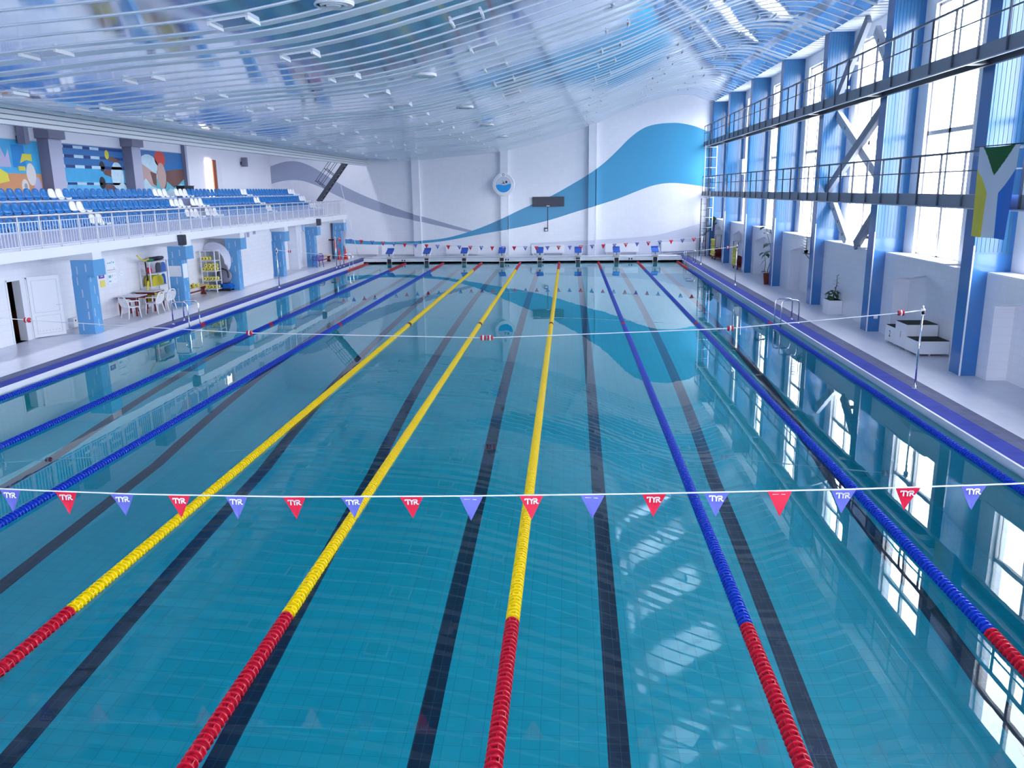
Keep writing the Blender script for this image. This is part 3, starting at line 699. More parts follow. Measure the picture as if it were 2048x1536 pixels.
em.ellipse(c + Vector((0, -0.004, 0.63)), X3, Z3, 0.09, 0.09, (0, -0.008, 0), 4, 10); em.ellipse(c + Vector((0, -0.012, 0.63)), X3, Z3, 0.045, 0.045, (0, -0.004, 0), 0, 10)
for txt, a0, da in (('\u041f\u041b\u0410\u0412\u0410\u0422\u0415\u041b\u042c\u041d\u042b\u0419', 222, -9.6), ('\u0411\u0410\u0421\u0421\u0415\u0419\u041d', 68, -9.6)):
    for i, ch in enumerate(txt):
        a = math.radians(a0 + da * i); rr = R_ * 0.85
        glyphs(em, ch, c + Vector((rr * math.cos(a), 0, rr * math.sin(a))), Vector((math.sin(a), 0, -math.cos(a))), Vector((math.cos(a), 0, math.sin(a))), Vector((0, -0.003, 0)), 0.11, 4)
part('disc', em, ['white_trim', 'lower_grey', 'logo_blue', 'dark_navy', 'steel_grey'], t)
t = thing('scoreboard', 'black rectangular scoreboard on the blue wave of the far wall', 'scoreboard', (1.72, END, 3.47))
part('casing', MB().box(0.66, 2.79, END - 0.14, END, 3.47, 4.12), 'steel_dark', t)
part('screen_panel', MB().box(0.72, 2.74, END - 0.15, END - 0.14, 3.53, 4.08, 0).box(1.6, 1.82, END - 0.155, END - 0.15, 3.49, 3.54, 1), ['screen', 'ink_white'], t)
part('cable_duct', MB().box(1.66, 1.71, END - 0.03, END, 2.06, 3.47), 'dark_navy', t)
t = thing('wall_box', 'small dark control box below the scoreboard cable', 'control box', (1.58, END, 1.84)); part('casing', MB().box(1.46, 1.71, END - 0.12, END, 1.84, 2.08), 'dark_navy', t); part('label_plate', MB().box(1.50, 1.67, END - 0.13, END - 0.12, 1.87, 2.0), 'white_metal', t)
RAD = [(-12.3, -9.98, 0.38, 0.98, 2, 'behind the leftmost end of the far pennants'), (-9.74, -7.46, 0.37, 0.96, 3, 'behind starting block 8'), (-5.28, -3.02, 0.36, 0.92, 2, 'behind starting block 6'), (0.58, 2.82, 0.38, 0.95, 2, 'behind starting block 4'), (5.56, 7.8, 0.42, 1.0, 2, 'behind starting block 2'), (9.3, 11.6, 0.45, 1.04, 2, 'right of starting block 1')]
for a, b, z0, z1, n, lab in RAD:
    t = thing('radiator_cover', 'white boxed radiator cover on the far wall ' + lab, 'radiator cover', ((a + b) / 2, END, z0), 'radiator covers along the far wall')
    part('casing', MB().box(a, b, END - 0.2, END, z0, z1), 'white_metal', t)
    m = MB()
    for j in range(n): w_ = (b - a) / n; m.box(a + j * w_ + 0.012, a + (j + 1) * w_ - 0.012, END - 0.21, END - 0.2, z0 + 0.02, z1 - 0.02)
    part('front_panel', m, 'white_trim', t)
    part('bracket', MB().box(a + 0.1, a + 0.14, END - 0.16, END, 0.24, z0).box(b - 0.14, b - 0.1, END - 0.16, END, 0.24, z0), 'white_metal', t)

# ================================================================== CATWALKS
def catwalk(z0, z1, zr, lab, grp):
    x0 = 11.82; y0, y1 = -8.5, 52.4
    t = thing('catwalk', lab, 'catwalk', (12.3, 22, z0), grp)
    part('fascia_beam', MB().box(x0, x0 + 0.04, y0, y1, z0, z1).box(x0 - 0.05, x0 + 0.08, y0, y1, z0 - 0.015, z0 + 0.01), 'steel_grey', t)
    part('lower_flange', MB().box(x0 - 0.055, x0 - 0.01, y0, y1, z0 - 0.035, z0 - 0.012), 'steel_light', t)
    part('deck_plate', MB().box(x0 + 0.04, XP - 0.01, y0, y1, z1 - 0.08, z1 - 0.05), 'steel_grey', t)
    part('inner_beam', MB().box(XP - 0.16, XP - 0.06, y0, y1, z0 - 0.05, z1 - 0.08), 'steel_dark', t)
    for i, py in enumerate(PIL): part('bracket', MB().box(x0 + 0.04, XP, py - 0.02, py + 0.3, z0 - 0.02, z1 - 0.08), 'steel_dark', t)
    part('top_rail', MB().box(x0 - 0.03, x0 + 0.03, y0, y1, zr - 0.05, zr), 'rail_grey', t)
    part('mid_rail', MB().box(x0 - 0.01, x0 + 0.01, y0, y1, (z1 + zr) / 2 + 0.02, (z1 + zr) / 2 + 0.05), 'rail_grey', t)
    yy = 52.3; post = None
    while yy > y0:
        if post is None: post = part('post', MB().box(x0 - 0.045, x0 - 0.005, -0.02, 0.02, z0, zr - 0.03).move((-12.3, 0, -z0)), 'rail_grey', t, True); post.location = (0, yy - 22, 0)
        else: q = post.copy(); COL.objects.link(q); q.location = (0, yy - 22, 0)
        yy -= 1.205
catwalk(4.08, 4.36, 5.29, 'lower grey steel catwalk with railing along the window pillars', 'catwalks along the right wall')
catwalk(7.15, 7.45, 8.43, 'upper grey steel catwalk with railing below the ceiling', 'catwalks along the right wall')
# diagonal steel braces in the window bay
BX = 12.9
def brace(p, q, name, lab, dark=False):
    p = Vector((BX, *p)); q = Vector((BX, *q)); t = thing(name, lab, 'brace', p if p.z < q.z else q, 'diagonal steel braces in the window bay')
    d_ = (q - p).normalized(); side = Vector((1, 0, 0)).cross(d_).normalized()
    for s in (-1, 1):
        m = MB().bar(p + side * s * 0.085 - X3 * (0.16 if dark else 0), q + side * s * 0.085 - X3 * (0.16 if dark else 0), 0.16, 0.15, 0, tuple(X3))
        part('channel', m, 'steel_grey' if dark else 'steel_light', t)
    m = MB()
    for f_ in (0.2, 0.5, 0.8): c_ = p.lerp(q, f_); m.box(c_.x - 0.09, c_.x + 0.1, c_.y - 0.05, c_.y + 0.05, c_.z - 0.05, c_.z + 0.05)
    part('tie_plate', m, 'steel_grey', t)
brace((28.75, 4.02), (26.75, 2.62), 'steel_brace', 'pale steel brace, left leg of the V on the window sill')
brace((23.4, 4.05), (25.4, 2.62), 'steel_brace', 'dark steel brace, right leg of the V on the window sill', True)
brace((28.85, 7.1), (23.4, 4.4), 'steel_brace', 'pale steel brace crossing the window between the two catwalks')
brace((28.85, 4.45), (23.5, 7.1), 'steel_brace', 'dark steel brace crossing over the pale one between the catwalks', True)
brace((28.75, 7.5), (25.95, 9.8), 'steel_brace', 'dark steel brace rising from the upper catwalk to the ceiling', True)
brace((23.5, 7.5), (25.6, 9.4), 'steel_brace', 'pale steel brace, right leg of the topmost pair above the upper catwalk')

# ladders at the far right corner
def rung_ladder(x0, x1, y, z0, z1, name, lab, m_, step=0.36):
    t = thing(name, lab, 'ladder', ((x0 + x1) / 2, y, z0), None)
    part('rail', MB().box(x0, x0 + 0.05, y - 0.03, y + 0.03, z0, z1), m_, t); part('rail', MB().box(x1 - 0.05, x1, y - 0.03, y + 0.03, z0, z1), m_, t)
    z = z0 + 0.2
    while z < z1 - 0.05: part('rung', MB().tube([(x0 + 0.02, y, z), (x1 - 0.02, y, z)], 0.016, 6), m_, t); z += step
rung_ladder(11.6, 12.36, 50.5, 4.36, 7.15, 'access_ladder', 'white steel ladder linking the two catwalks at the far corner', 'white_metal', 0.62)
rung_ladder(11.56, 12.25, 50.5, 1.9, 4.1, 'access_ladder', 'white steel ladder hanging below the lower catwalk', 'white_metal', 0.62)
rung_ladder(11.75, 12.2, 52.35, DECK, 3.9, 'access_ladder', 'dark ladder standing on the deck in the far right corner', 'steel_dark', 0.4)
t = thing('wall_cabinet', 'white cabinet fixed between pillars above the lower catwalk', 'cabinet', (13.0, 45.6, 5.3)); part('casing', MB().box(12.85, XW, 45.2, 46.0, 5.3, 6.12), 'white_metal', t); part('door_panel', MB().box(12.84, 12.85, 45.24, 45.96, 5.34, 6.08), 'lower_grey', t)

# hanging flag
fl = MB(); nx_, nz_ = 96, 72; y0, y1, zt, zb = 15.42, 13.82, 5.33, 3.49
def flagmat(u, v):
    d = abs(u - 0.5)
    if d < 0.40 * (1 - v / 0.31): return 0                # green triangle hanging from the top edge
    if d < 0.125 or v < 0.25 + 0.25 * (0.5 - d) / 0.375: return 1
    return 2 if u < 0.5 else 3
vv = []; ff = []; mm = []
for j in range(nz_ + 1):
    for i in range(nx_ + 1):
        u, v_ = i / nx_, j / nz_
        vv.append((11.72 + 0.035 * math.sin(u * 9 + v_ * 2) * (0.2 + v_), y0 + (y1 - y0) * (u * (0.98 - 0.02 * v_) + 0.02 * v_) + 0.05 * v_, zt + (zb - zt) * v_ - 0.03 * math.sin(u * PI) * (1 - v_)))
for j in range(nz_):
    for i in range(nx_):
        a = j * (nx_ + 1) + i; fl.add([vv[a], vv[a + 1], vv[a + nx_ + 2], vv[a + nx_ + 1]], [(0, 1, 2, 3)], flagmat((i + 0.5) / nx_, (j + 0.5) / nz_), True)
t = thing('hanging_flag', 'large green, white, yellow and blue flag hanging from the lower catwalk rail', 'flag', (11.72, 14.6, 3.49))
part('cloth', fl, ['flag_green', 'flag_white', 'flag_yellow', 'flag_blue'], t)
part('flag_cord', MB().tube([(11.72, 15.6, 5.34), (11.72, 13.6, 5.32)], 0.012, 6), 'black', t)

# ================================================================== PODIUM AND THINGS BY THE RIGHT WALL
t = thing('podium', 'white three-step winners podium with dark tops beside the right wall', 'podium', (12.0, 19, DECK))
for nm, ya, yb, h, dg in (('step', 20.4, 21.1, 0.50, '2'), ('step', 19.6, 20.4, 0.72, '1'), ('step', 18.85, 19.6, 0.40, None)):
    m = MB(); x0, x1 = (12.5 - 0.0, 13.15)
    x0, x1 = 12.42, 13.15
    m.box(x0 - 0.1, x1, ya + 0.004, yb - 0.004, DECK + 0.06, DECK + h, 0); m.box(x0 - 0.09, x1 - 0.01, ya + 0.02, yb - 0.02, DECK + h, DECK + h + 0.012, 1)
    if dg: glyphs(m, dg, (x0 - 0.102, (ya + yb) / 2, DECK + 0.06 + (h - 0.06) * 0.5), -Y3, Z3, Vector((-0.002, 0, 0)), 0.26, 1)
    for yy in (ya + 0.05, yb - 0.1): m.box(x0 - 0.07, x0 - 0.02, yy, yy + 0.05, DECK, DECK + 0.06, 2); m.box(12.65, 12.7, yy, yy + 0.05, DECK, DECK + 0.06, 2)
    part('step', m, ['white_metal', 'podium_top', 'steel_light'], t)
t = thing('wall_socket', 'small white socket low on a blue pillar by the podium', 'socket', (12.62, 22.75, 0.55)); part('plate', MB().box(12.56, 12.68, 22.735, 22.75, 0.55, 0.66), 'white_metal', t); part('cover_flap', MB().box(12.58, 12.66, 22.725, 22.735, 0.57, 0.64), 'white_trim', t)

def leaf(mb, base, d_, L_, w, droop, mi=0, n=5, notch=False):
    d_ = Vector(d_).normalized(); s_ = d_.cross(Z3)
    if s_.length < 0.05: s_ = X3.copy()
    s_.normalize(); b = Vector(base); v = []
    for i in range(n + 1):
        f_ = i / n; p_ = b + d_ * L_ * f_ - Z3 * droop * L_ * f_ * f_; hw = w * math.sin(PI * min(0.97, 0.12 + 0.85 * f_)) * (0.6 if notch and i % 2 else 1)
        v += [p_ - s_ * hw + Z3 * 0.02 * hw, p_ - Z3 * 0.08 * hw, p_ + s_ * hw + Z3 * 0.02 * hw]
    v2 = [x + Vector((0, 0, -0.004)) for x in v]; N = len(v); f = []
    for i in range(n):
        for s in (0, 1): a = 3 * i + s; f += [(a, a + 1, a + 4, a + 3), (N + a, N + a + 3, N + a + 4, N + a + 1)]
    mb.add(v + v2, f, mi, True)
def plant(name, lab, loc, pot, stems, leaves, lm='leaf', grp=None):
    """pot: (kind, radius, height); stems: polylines; leaves: (base, dir, length, width, droop)"""
    t = thing(name, lab, 'potted plant', loc, grp); x, y_, z_ = loc
    if pot:
        r, h, pm = pot; part('pot', MB().lathe([(r * 0.75, 0), (r, h), (r * 1.05, h), (r * 0.92, h - 0.02), (r * 0.9, h - 0.04)], 16), pm, t, True); part('soil', MB().lathe([(r * 0.9, h - 0.06), (r * 0.9, h - 0.03)], 14), 'soil', t, True)
    m = MB()
    for st in stems: m.tube(smooth([tuple(q) for q in st], 4), 0.018, 6, 0, False, 0.009)
    part('stem', m, 'stem', t, True)
    m = MB()
    for lf_ in leaves: leaf(m, *lf_[:5], 0, 6, len(lf_) > 5)
    part('foliage', m, lm, t, True)
rd = random.Random(3)
# planter box with ivy and a thin twig plant
t = thing('planter_box', 'white square planter box beside the right wall under the braces', 'planter', (12.5, 26.6, DECK)); part('box', MB().box(12.28, 12.74, 26.25, 26.95, DECK, DECK + 0.5), 'wall_tile_x', t); part('soil', MB().box(12.32, 12.7, 26.29, 26.91, DECK + 0.5, DECK + 0.51), 'soil', t)
lv = []
for i in range(26):
    a = rd.uniform(0, 2 * PI); lv.append(((0.1 * math.cos(a), 0.1 * math.sin(a), rd.uniform(0.05, 0.3)), (math.cos(a), math.sin(a), 0.3), rd.uniform(0.12, 0.22), 0.06, 0.8))
st = [[(0, 0, 0), (0.03, 0.02, 0.15), (0.06, -0.05, 0.3)], [(0, -0.1, 0), (0.02, -0.2, 0.35), (0.03, -0.28, 0.6), (0.0, -0.33, 0.85)]]
for k in range(12): z = 0.3 + 0.05 * k; lv.append(((0.02, -0.16 - 0.015 * k, z), (rd.uniform(-1, 1), rd.uniform(-1, 1), 0.4), 0.16, 0.022, 0.5))
plant('potted_ivy', 'bushy ivy with a tall thin twig in the white planter box', (12.5, 26.65, DECK + 0.51), None, st, lv)
# tall climbing split-leaf plant in a dark red pot, small plant in a white pot
lv = [((0.1, 0.3, 2.35), (-0.6, -0.2, 0.3), 0.42, 0.20, 0.5, 1), ((0.05, 1.0, 2.6), (-0.5, 0.9, 0.2), 0.4, 0.18, 0.6, 1), ((0.1, 0.1, 1.9), (-0.7, -0.4, 0.1), 0.45, 0.2, 0.6, 1), ((0.15, 0.5, 1.45), (-0.6, 0.5, -0.1), 0.4, 0.17, 0.7, 1), ((0.15, 0.6, 1.2), (-0.5, 0.2, -0.2), 0.42, 0.18, 0.8, 1), ((0.05, -0.1, 1.55), (-0.7, -0.2, 0.0), 0.36, 0.16, 0.7, 1), ((0.1, 0.8, 2.3), (-0.3, 0.8, 0.4), 0.3, 0.13, 0.5, 1)]
st = [[(0, 0, 0.3), (0.06, 0.2, 0.7), (0.1, 0.0, 1.1), (0.14, 0.3, 1.6), (0.15, 0.15, 2.0), (0.1, 0.4, 2.5)], [(0, 0, 0.3), (0.1, -0.15, 0.9), (0.15, 0.1, 1.5), (0.1, 0.7, 2.1), (0.05, 1.0, 2.6)], [(0.1, 0.4, 2.5), (0.12, 0.1, 2.2), (0.1, -0.2, 1.6)]]
plant('potted_monstera', 'tall climbing split-leaf plant in a dark red pot against a pillar', (12.36, 35.8, DECK), (0.19, 0.5, 'terracotta'), st, lv)
lv = [((0.0, -0.05, 1.25), (-0.5, 0.6, 0.1), 0.36, 0.15, 0.7, 1), ((0.02, -0.1, 1.2), (0.2, -0.9, 0.1), 0.33, 0.14, 0.7, 1), ((0.0, 0.0, 0.8), (-0.6, 0.2, 0.2), 0.2, 0.08, 0.7)] + [((0, 0, 0.28), (math.cos(a), math.sin(a), 0.7), 0.2, 0.05, 0.6) for a in (0.3, 1.5, 2.6, 3.8, 5.0)]
plant('potted_monstera', 'slim plant with few big leaves in a small white pot', (12.92, 38.9, DECK), (0.15, 0.28, 'white_metal'), [[(0, 0, 0.25), (0.03, -0.1, 0.7), (0.0, -0.02, 1.0), (0.0, -0.08, 1.28)]], lv)
lv = [((rd.uniform(-0.12, 0.12), rd.uniform(-0.35, 0.35), rd.uniform(1.3, 2.05)), (rd.uniform(-1, 0.3), rd.uniform(-1, 1), rd.uniform(-0.3, 0.4)), rd.uniform(0.28, 0.45), 0.06, 0.9) for _ in range(38)]
plant('potted_dracaena', 'dense dark dracaena behind the yellow float trolley', (12.98, 42.0, DECK), (0.18, 0.45, 'grey_plastic'), [[(0, 0, 0.4), (0.02, 0.05, 1.2), (0, 0, 1.9)], [(0, 0.05, 0.4), (-0.03, -0.15, 1.2), (0, -0.25, 1.8)]], lv)
lv = [((0, 0.1, 2.3), (-0.2, -0.7, 0.8), 0.6, 0.2, 0.2), ((0, 0.4, 2.0), (-0.6, 0.6, 0.3), 0.5, 0.22, 0.7), ((-0.05, 0.6, 1.7), (-0.7, 0.4, 0.0), 0.5, 0.2, 0.8), ((0, -0.2, 1.95), (-0.5, -0.3, 0.4), 0.55, 0.24, 0.8), ((-0.1, 0.9, 2.3), (-0.4, 0.8, 0.3), 0.4, 0.16, 0.6), ((0, -0.4, 2.1), (-0.1, -0.8, 0.7), 0.5, 0.16, 0.4)]
plant('potted_rubber_plant', 'big-leaved plant on a dark stem in the far right corner', (12.55, 51.9, DECK), (0.2, 0.45, 'terracotta'), [[(0, 0, 0.4), (0, 0.1, 1.2), (0, 0.1, 2.3)], [(0, 0, 0.4), (-0.03, 0.4, 1.2), (-0.1, 0.9, 2.3)], [(0, 0, 0.4), (0, -0.1, 1.2), (0, -0.35, 2.1)]], lv)
lv = [((0, 0, 0.1 + 0.055 * i), (-0.9 if i % 2 else -0.35, 1.0 if i % 2 == 0 else 0.2, 0.35), 0.34, 0.022, 0.25) for i in range(14)] + [((0, 0, 0.15 + 0.06 * i), (-0.3, -1.0, 0.3), 0.26, 0.02, 0.3) for i in range(10)]
plant('wall_plant', 'spiky dark plant hanging on the pillar beside the window sill', (12.3, 29.6, 2.05), (0.08, 0.12, 'soil'), [[(0, 0, 0.0), (0, 0, 0.9)]], lv)
t = thing('plant_wall_bracket', 'thin bracket holding the spiky plant to the pillar', 'bracket', (12.32, 29.6, 2.0)); part('arm', MB().box(12.22, 12.39, 29.38, 29.75, 2.02, 2.05), 'steel_dark', t); part('strut', MB().bar((12.25, 29.5, 2.03), (12.385, 29.38, 1.85), 0.02, 0.02), 'steel_dark', t)

# trolleys loaded with yellow kick floats, standing in niches
def trolley(x, y_, lab):
    t = thing('float_trolley', lab, 'trolley', (x, y_, DECK), 'trolleys of yellow lane floats')
    part('base', MB().box(-0.3, 0.3, -0.65, 0.65, 0.14, 0.22), 'dark_red', t, True)
    for i, (wx, wy) in enumerate(((-0.25, -0.5), (0.25, -0.5), (-0.25, 0.5), (0.25, 0.5))): part('wheel', MB().lathe([(0.07, -0.025), (0.07, 0.025)], 14, (wx, wy, 0.07), (1, 0, 0)), 'black', t, True)
    part('drum', MB().lathe([(0.26, -0.4), (0.26, -0.36), (0.2, -0.36), (0.2, 0.36), (0.26, 0.36), (0.26, 0.4)], 20, (0, 0.1, 0.45), (0, 1, 0)), 'dark_red', t, True)
    for e_ in (-0.6, 0.6): part('end_frame', MB().tube([(-0.28, e_, 0.2), (-0.28, e_, 1.5), (0.28, e_, 1.5), (0.28, e_, 0.2)], 0.02, 6), 'steel_dark', t, True)
    return t
k1 = trolley(12.55, 49.9, 'dark red trolley of yellow floats in the far niche behind the ladder')
k2 = trolley(12.62, 43.3, 'dark red trolley of yellow floats between two pillars by the dracaena')
def float_coils(k, labs):
    for i, (dy, lab) in enumerate(labs):
        m = MB()
        for j in range(7): m.lathe([(0.06, -0.07), (0.1, -0.05), (0.1, 0.05), (0.06, 0.07)], 12, (k.location.x - 0.32 + 0.02 * (j % 2), k.location.y + dy, 0.45 + j * 0.15), (0.05, 0.05, 1), 0, False)
        solo('float_string', m, 'pale_yellow', lab, 'float string', 'yellow float strings hung on the trolleys')
float_coils(k1, [(-0.35, 'yellow float string on the far niche trolley, nearer the pillar'), (0.3, 'yellow float string on the far niche trolley, nearer the ladder')])
float_coils(k2, [(-0.3, 'yellow float string on the dracaena trolley, partly behind the pillar'), (0.25, 'yellow float string on the dracaena trolley, nearer the rope post')])

# ================================================================== POOL LADDERS
def pool_ladder(x, y_, s, lab):
    t = thing('pool_ladder', lab, 'pool ladder', (x, y_, DECK), 'chrome pool ladders')
    for yy, h in ((-0.42, 0.78), (0.42, 0.72)):
        pts = [(s * 0.3, yy, 0), (s * 0.3, yy, h - 0.1), (s * 0.26, yy, h - 0.02), (s * 0.18, yy, h), (-s * 0.16, yy, h), (-s * 0.24, yy, h - 0.03), (-s * 0.27, yy, h - 0.12), (-s * 0.27, yy, -1.6)]
        part('handrail', MB().tube(pts, 0.024, 8), 'chrome', t, True)
        part('foot_flange', MB().lathe([(0.05, 0), (0.05, 0.015), (0.03, 0.03)], 12, (s * 0.3, yy, 0)), 'chrome', t, True)
    for z in (-0.5, -0.85, -1.2): part('tread', MB().box(-s * 0.31, -s * 0.19, -0.42, 0.42, z - 0.02, z + 0.02), 'white_metal', t, True)
pool_ladder(10.42, 24.75, 1, 'chrome pool ladder on the right edge opposite the braces')
pool_ladder(-10.42, 24.75, -1, 'chrome pool ladder on the left edge opposite the plastic chairs')
pool_ladder(10.42, 47.3, 1, 'chrome pool ladder at the far right pool corner')
pool_ladder(-10.42, 46.2, -1, 'chrome pool ladder at the far left by the traffic cones')
t = thing('skimmer_pole', 'long thin white pole leaning from the deck against the far gallery end', 'pole', (-10.9, 50.9, DECK)); part('shaft', MB().tube([(-10.95, 51.3, DECK), (-12.0, 51.6, 5.05)], 0.018, 8), 'rail_steel', t); part('grip', MB().tube([(-11.08, 51.34, 0.62), (-11.2, 51.37, 1.08)], 0.026, 8), 'white_metal', t)

# ================================================================== GALLERY
# seats: one shell per colour, copied
def seat_shell():
    prof_ = [(0.22, -0.02), (0.21, 0.03), (0.10, 0.015), (-0.06, 0.02), (-0.13, 0.06), (-0.155, 0.14), (-0.175, 0.24), (-0.19, 0.32), (-0.195, 0.36)]
    wd = [0.16, 0.185, 0.195, 0.195, 0.195, 0.195, 0.19, 0.155, 0.085]; m = MB(); v = []; nn = 7
    for (x, z), w_ in zip(prof_, wd):
        for j in range(nn):
            s = -1 + 2 * j / (nn - 1); lift = 0.03 * abs(s) ** 3
            up_ = z + lift if z < 0.1 else z; fx = x + (lift * 1.2 if z >= 0.06 else 0)
            v.append((fx, s * w_, up_))
    back = [(x - 0.014, y_, z - 0.012) for x, y_, z in v]; N = len(v); f = []
    R_n = len(prof_)
    for i in range(R_n - 1):
        for j in range(nn - 1):
            a = i * nn + j; f += [(a, a + 1, a + nn + 1, a + nn), (N + a, N + a + nn, N + a + nn + 1, N + a + 1)]
    rim = [i * nn for i in range(R_n)] + [(R_n - 1) * nn + j for j in range(1, nn)] + [i * nn + nn - 1 for i in range(R_n - 2, -1, -1)] + [j for j in range(nn - 2, 0, -1)]
    for a, b in zip(rim, rim[1:] + rim[:1]): f.append((a, b, N + b, N + a))
    m.add(v + back, f, 0, True); return m
SM = {c: seat_shell().mesh('seat_shell', ['seat_' + c]) for c in ('blue', 'white')}
PM_ = MB().box(-0.12, 0.12, -0.12, 0.12, -0.1, -0.02).mesh('seat_mount', ['steel_grey'])
ROW = ['front', 'middle', 'back']; VIS0 = [17.3, 18.9, 20.6]
pat = ['white'] * 3 + ['blue'] * 15 + ['white'] * 2 + ['blue'] * 16 + ['white'] * 3
for r_i, (tx, tz) in enumerate(TIER):
    for side, y0, dirn in (('near', AIS0 - 0.24, -1), ('far', AIS1 + 0.24, 1)):
        for i, c in enumerate(pat):
            yy = y0 + dirn * i * 0.428
            if yy < VIS0[r_i] or yy > 51.0: continue
            o = bpy.data.objects.new('bucket_seat', SM[c]); COL.objects.link(o); o.location = (tx - 0.24, yy, tz + 0.03)
            tagit(o, f'{c} bucket seat, {ROW[r_i]} stand row, {ordn(i + 1)} on {side} side of the aisle', 'seat', f'bucket seats in the {ROW[r_i]} row of the stand')
# railing
t = thing('gallery_railing', 'long stainless balustrade along the front of the spectator stand', 'railing', (-12.2, 34.5, 3.09))
RXX = -12.2
part('top_rail', MB().tube([(RXX, 14, 4.03), (RXX, 52.3, 4.03)], 0.025, 8), 'rail_steel', t)
pm = MB().lathe([(0.022, 0), (0.022, 0.94)], 8).mesh('post', [MAT['rail_steel'].name]) if False else MB().lathe([(0.03, 0), (0.03, 0.03), (0.022, 0.03), (0.022, 0.94)], 8).mesh('post', ['rail_steel'])
im = MB(); BW = 0.965
for zz in (0.10, 0.78): im.box(-0.01, 0.01, 0.04, BW - 0.04, zz - 0.012, zz + 0.012)
for j in range(7): im.box(-0.008, 0.008, 0.06 + j * (BW - 0.14) / 6, 0.08 + j * (BW - 0.14) / 6, 0.10, 0.78)
ime = im.mesh('infill_panel', ['rail_steel'])
n = 0
while 14.2 + n * BW < 52.3:
    o = link('post', pm, t, Vector((RXX, 14.2 + n * BW, 3.09)) - t.location)
    if 14.2 + (n + 1) * BW < 52.4: o = link('infill_panel', ime, t, Vector((RXX, 14.2 + n * BW, 3.09)) - t.location)
    n += 1
# speakers
for y_, lab in ((28.3, 'black loudspeaker on the gallery beam above the second visible blue column'), (46.2, 'black loudspeaker on the gallery beam near the far end of the stand')):
    t = thing('loudspeaker', lab, 'loudspeaker', (-12.0, y_, 2.62), 'loudspeakers on the gallery beam')
    cb = part('cabinet', MB().prism([(-0.16, 0), (0.16, 0), (0.13, 0.2), (-0.13, 0.2)], (-12.1, y_, 2.64), Y3, X3, (0, 0, 0.4)), 'dark_navy', t)
    part('grille', MB().box(-11.9, -11.885, y_ - 0.12, y_ + 0.12, 2.67, 3.01), 'black', cb)
    part('bracket', MB().tube([(-12.11, y_, 2.62), (-12.0, y_, 2.60), (-12.0, y_, 2.64)], 0.012, 6), 'steel_dark', t)
# stair to the roof at the far end of the gallery
t = thing('roof_stair', 'steep dark steel stair rising from the stand to the ceiling edge', 'stair', (-13.2, 50.4, 4.0))
P0, P1 = Vector((-13.2, 50.2, 4.02)), Vector((-11.15, 50.2, 6.6)); dv = (P1 - P0).normalized(); nv = Vector((-dv.z, 0, dv.x))
for yy in (0, 0.55): part('stringer', MB().bar(P0 + Y3 * yy, P1 + Y3 * yy, 0.08, 0.22, 0, tuple(nv)), 'steel_dark', t)
m = MB()
for i in range(10): c_ = P0.lerp(P1, (i + 0.5) / 10); m.box(c_.x - 0.1, c_.x + 0.1, 50.2, 50.75, c_.z - 0.015, c_.z + 0.015)
part('treads', m, 'steel_grey', t)
for yy in (0, 0.55):
    for f_ in (0.3, 0.6, 0.88): part('baluster', MB().bar(P0.lerp(P1, f_) + Y3 * yy, P0.lerp(P1, f_) + nv * 0.85 + Y3 * yy, 0.04, 0.04), 'steel_dark', t)
    for h in (0.85, 0.5): part('handrail', MB().tube([P0.lerp(P1, 0.28) + nv * h + Y3 * yy, P0.lerp(P1, 0.95) + nv * h + Y3 * yy], 0.016, 6), 'steel_dark', t)
t = thing('stand_box', 'black box standing behind the top row at the stair aisle', 'box', (-15.2, 36.2, 4.44)); part('casing', MB().box(-15.4, -15.0, 35.3, 36.3, 4.4, 4.95), 'black', t); part('lid', MB().box(-15.42, -14.98, 35.28, 36.32, 4.95, 4.98), 'dark_navy', t)
# hanging brackets above the murals
for y_, z0, lab in ((26.9, 6.45, 'grey hanging duct box above the orange and blue mural'), (47.9, 6.2, 'small grey bracket box high on the gallery back wall')):
    t = thing('hanging_duct', lab, 'duct', (-16.9, y_, z0)); part('casing', MB().box(-17.1, -16.8, y_ - 0.13, y_ + 0.13, z0, 7.4 if y_ < 30 else 6.75), 'column_grey', t)
    part('mount', MB().box(-17.2, -17.1, y_ - 0.05, y_ + 0.05, z0 + 0.1, z0 + 0.3), 'steel_dark', t)
# murals
MX = -17.19
def mural(y0, y1, z0, z1, lab, base, shapes, mats):
    t = thing('mural_panel', lab, 'mural', (MX, (y0 + y1) / 2, z0), 'printed murals on the gallery back wall')
    m = MB(); m.box(-17.2, MX + 0.01, y0, y1, z0, z1, 0); H = z1 - z0; Wd = y1 - y0
    for i, (kind, mi, *a) in enumerate(shapes):
        o = Vector((MX + 0.01 + 0.0015 * (i % 6), y0, z0)); d_ = Vector((0.003, 0, 0))
        if kind == 'p': m.prism([(u * Wd, v * H) for u, v in a[0]], o, Y3, Z3, d_, mi)
        else: m.ellipse(o + Y3 * a[0] * Wd + Z3 * a[1] * H, (Y3 * math.cos(a[4]) + Z3 * math.sin(a[4])) if len(a) > 4 else Y3, (Z3 * math.cos(a[4]) - Y3 * math.sin(a[4])) if len(a) > 4 else Z3, a[2] * Wd, a[3] * H, d_, mi)
    part('print', m, mats, t)
    part('edge_strip', MB().box(-17.2, MX + 0.02, y0, y1, z1, z1 + 0.03), 'steel_light', t)
rc = lambda a, b, c_, d_: [(a, c_), (b, c_), (b, d_), (a, d_)]
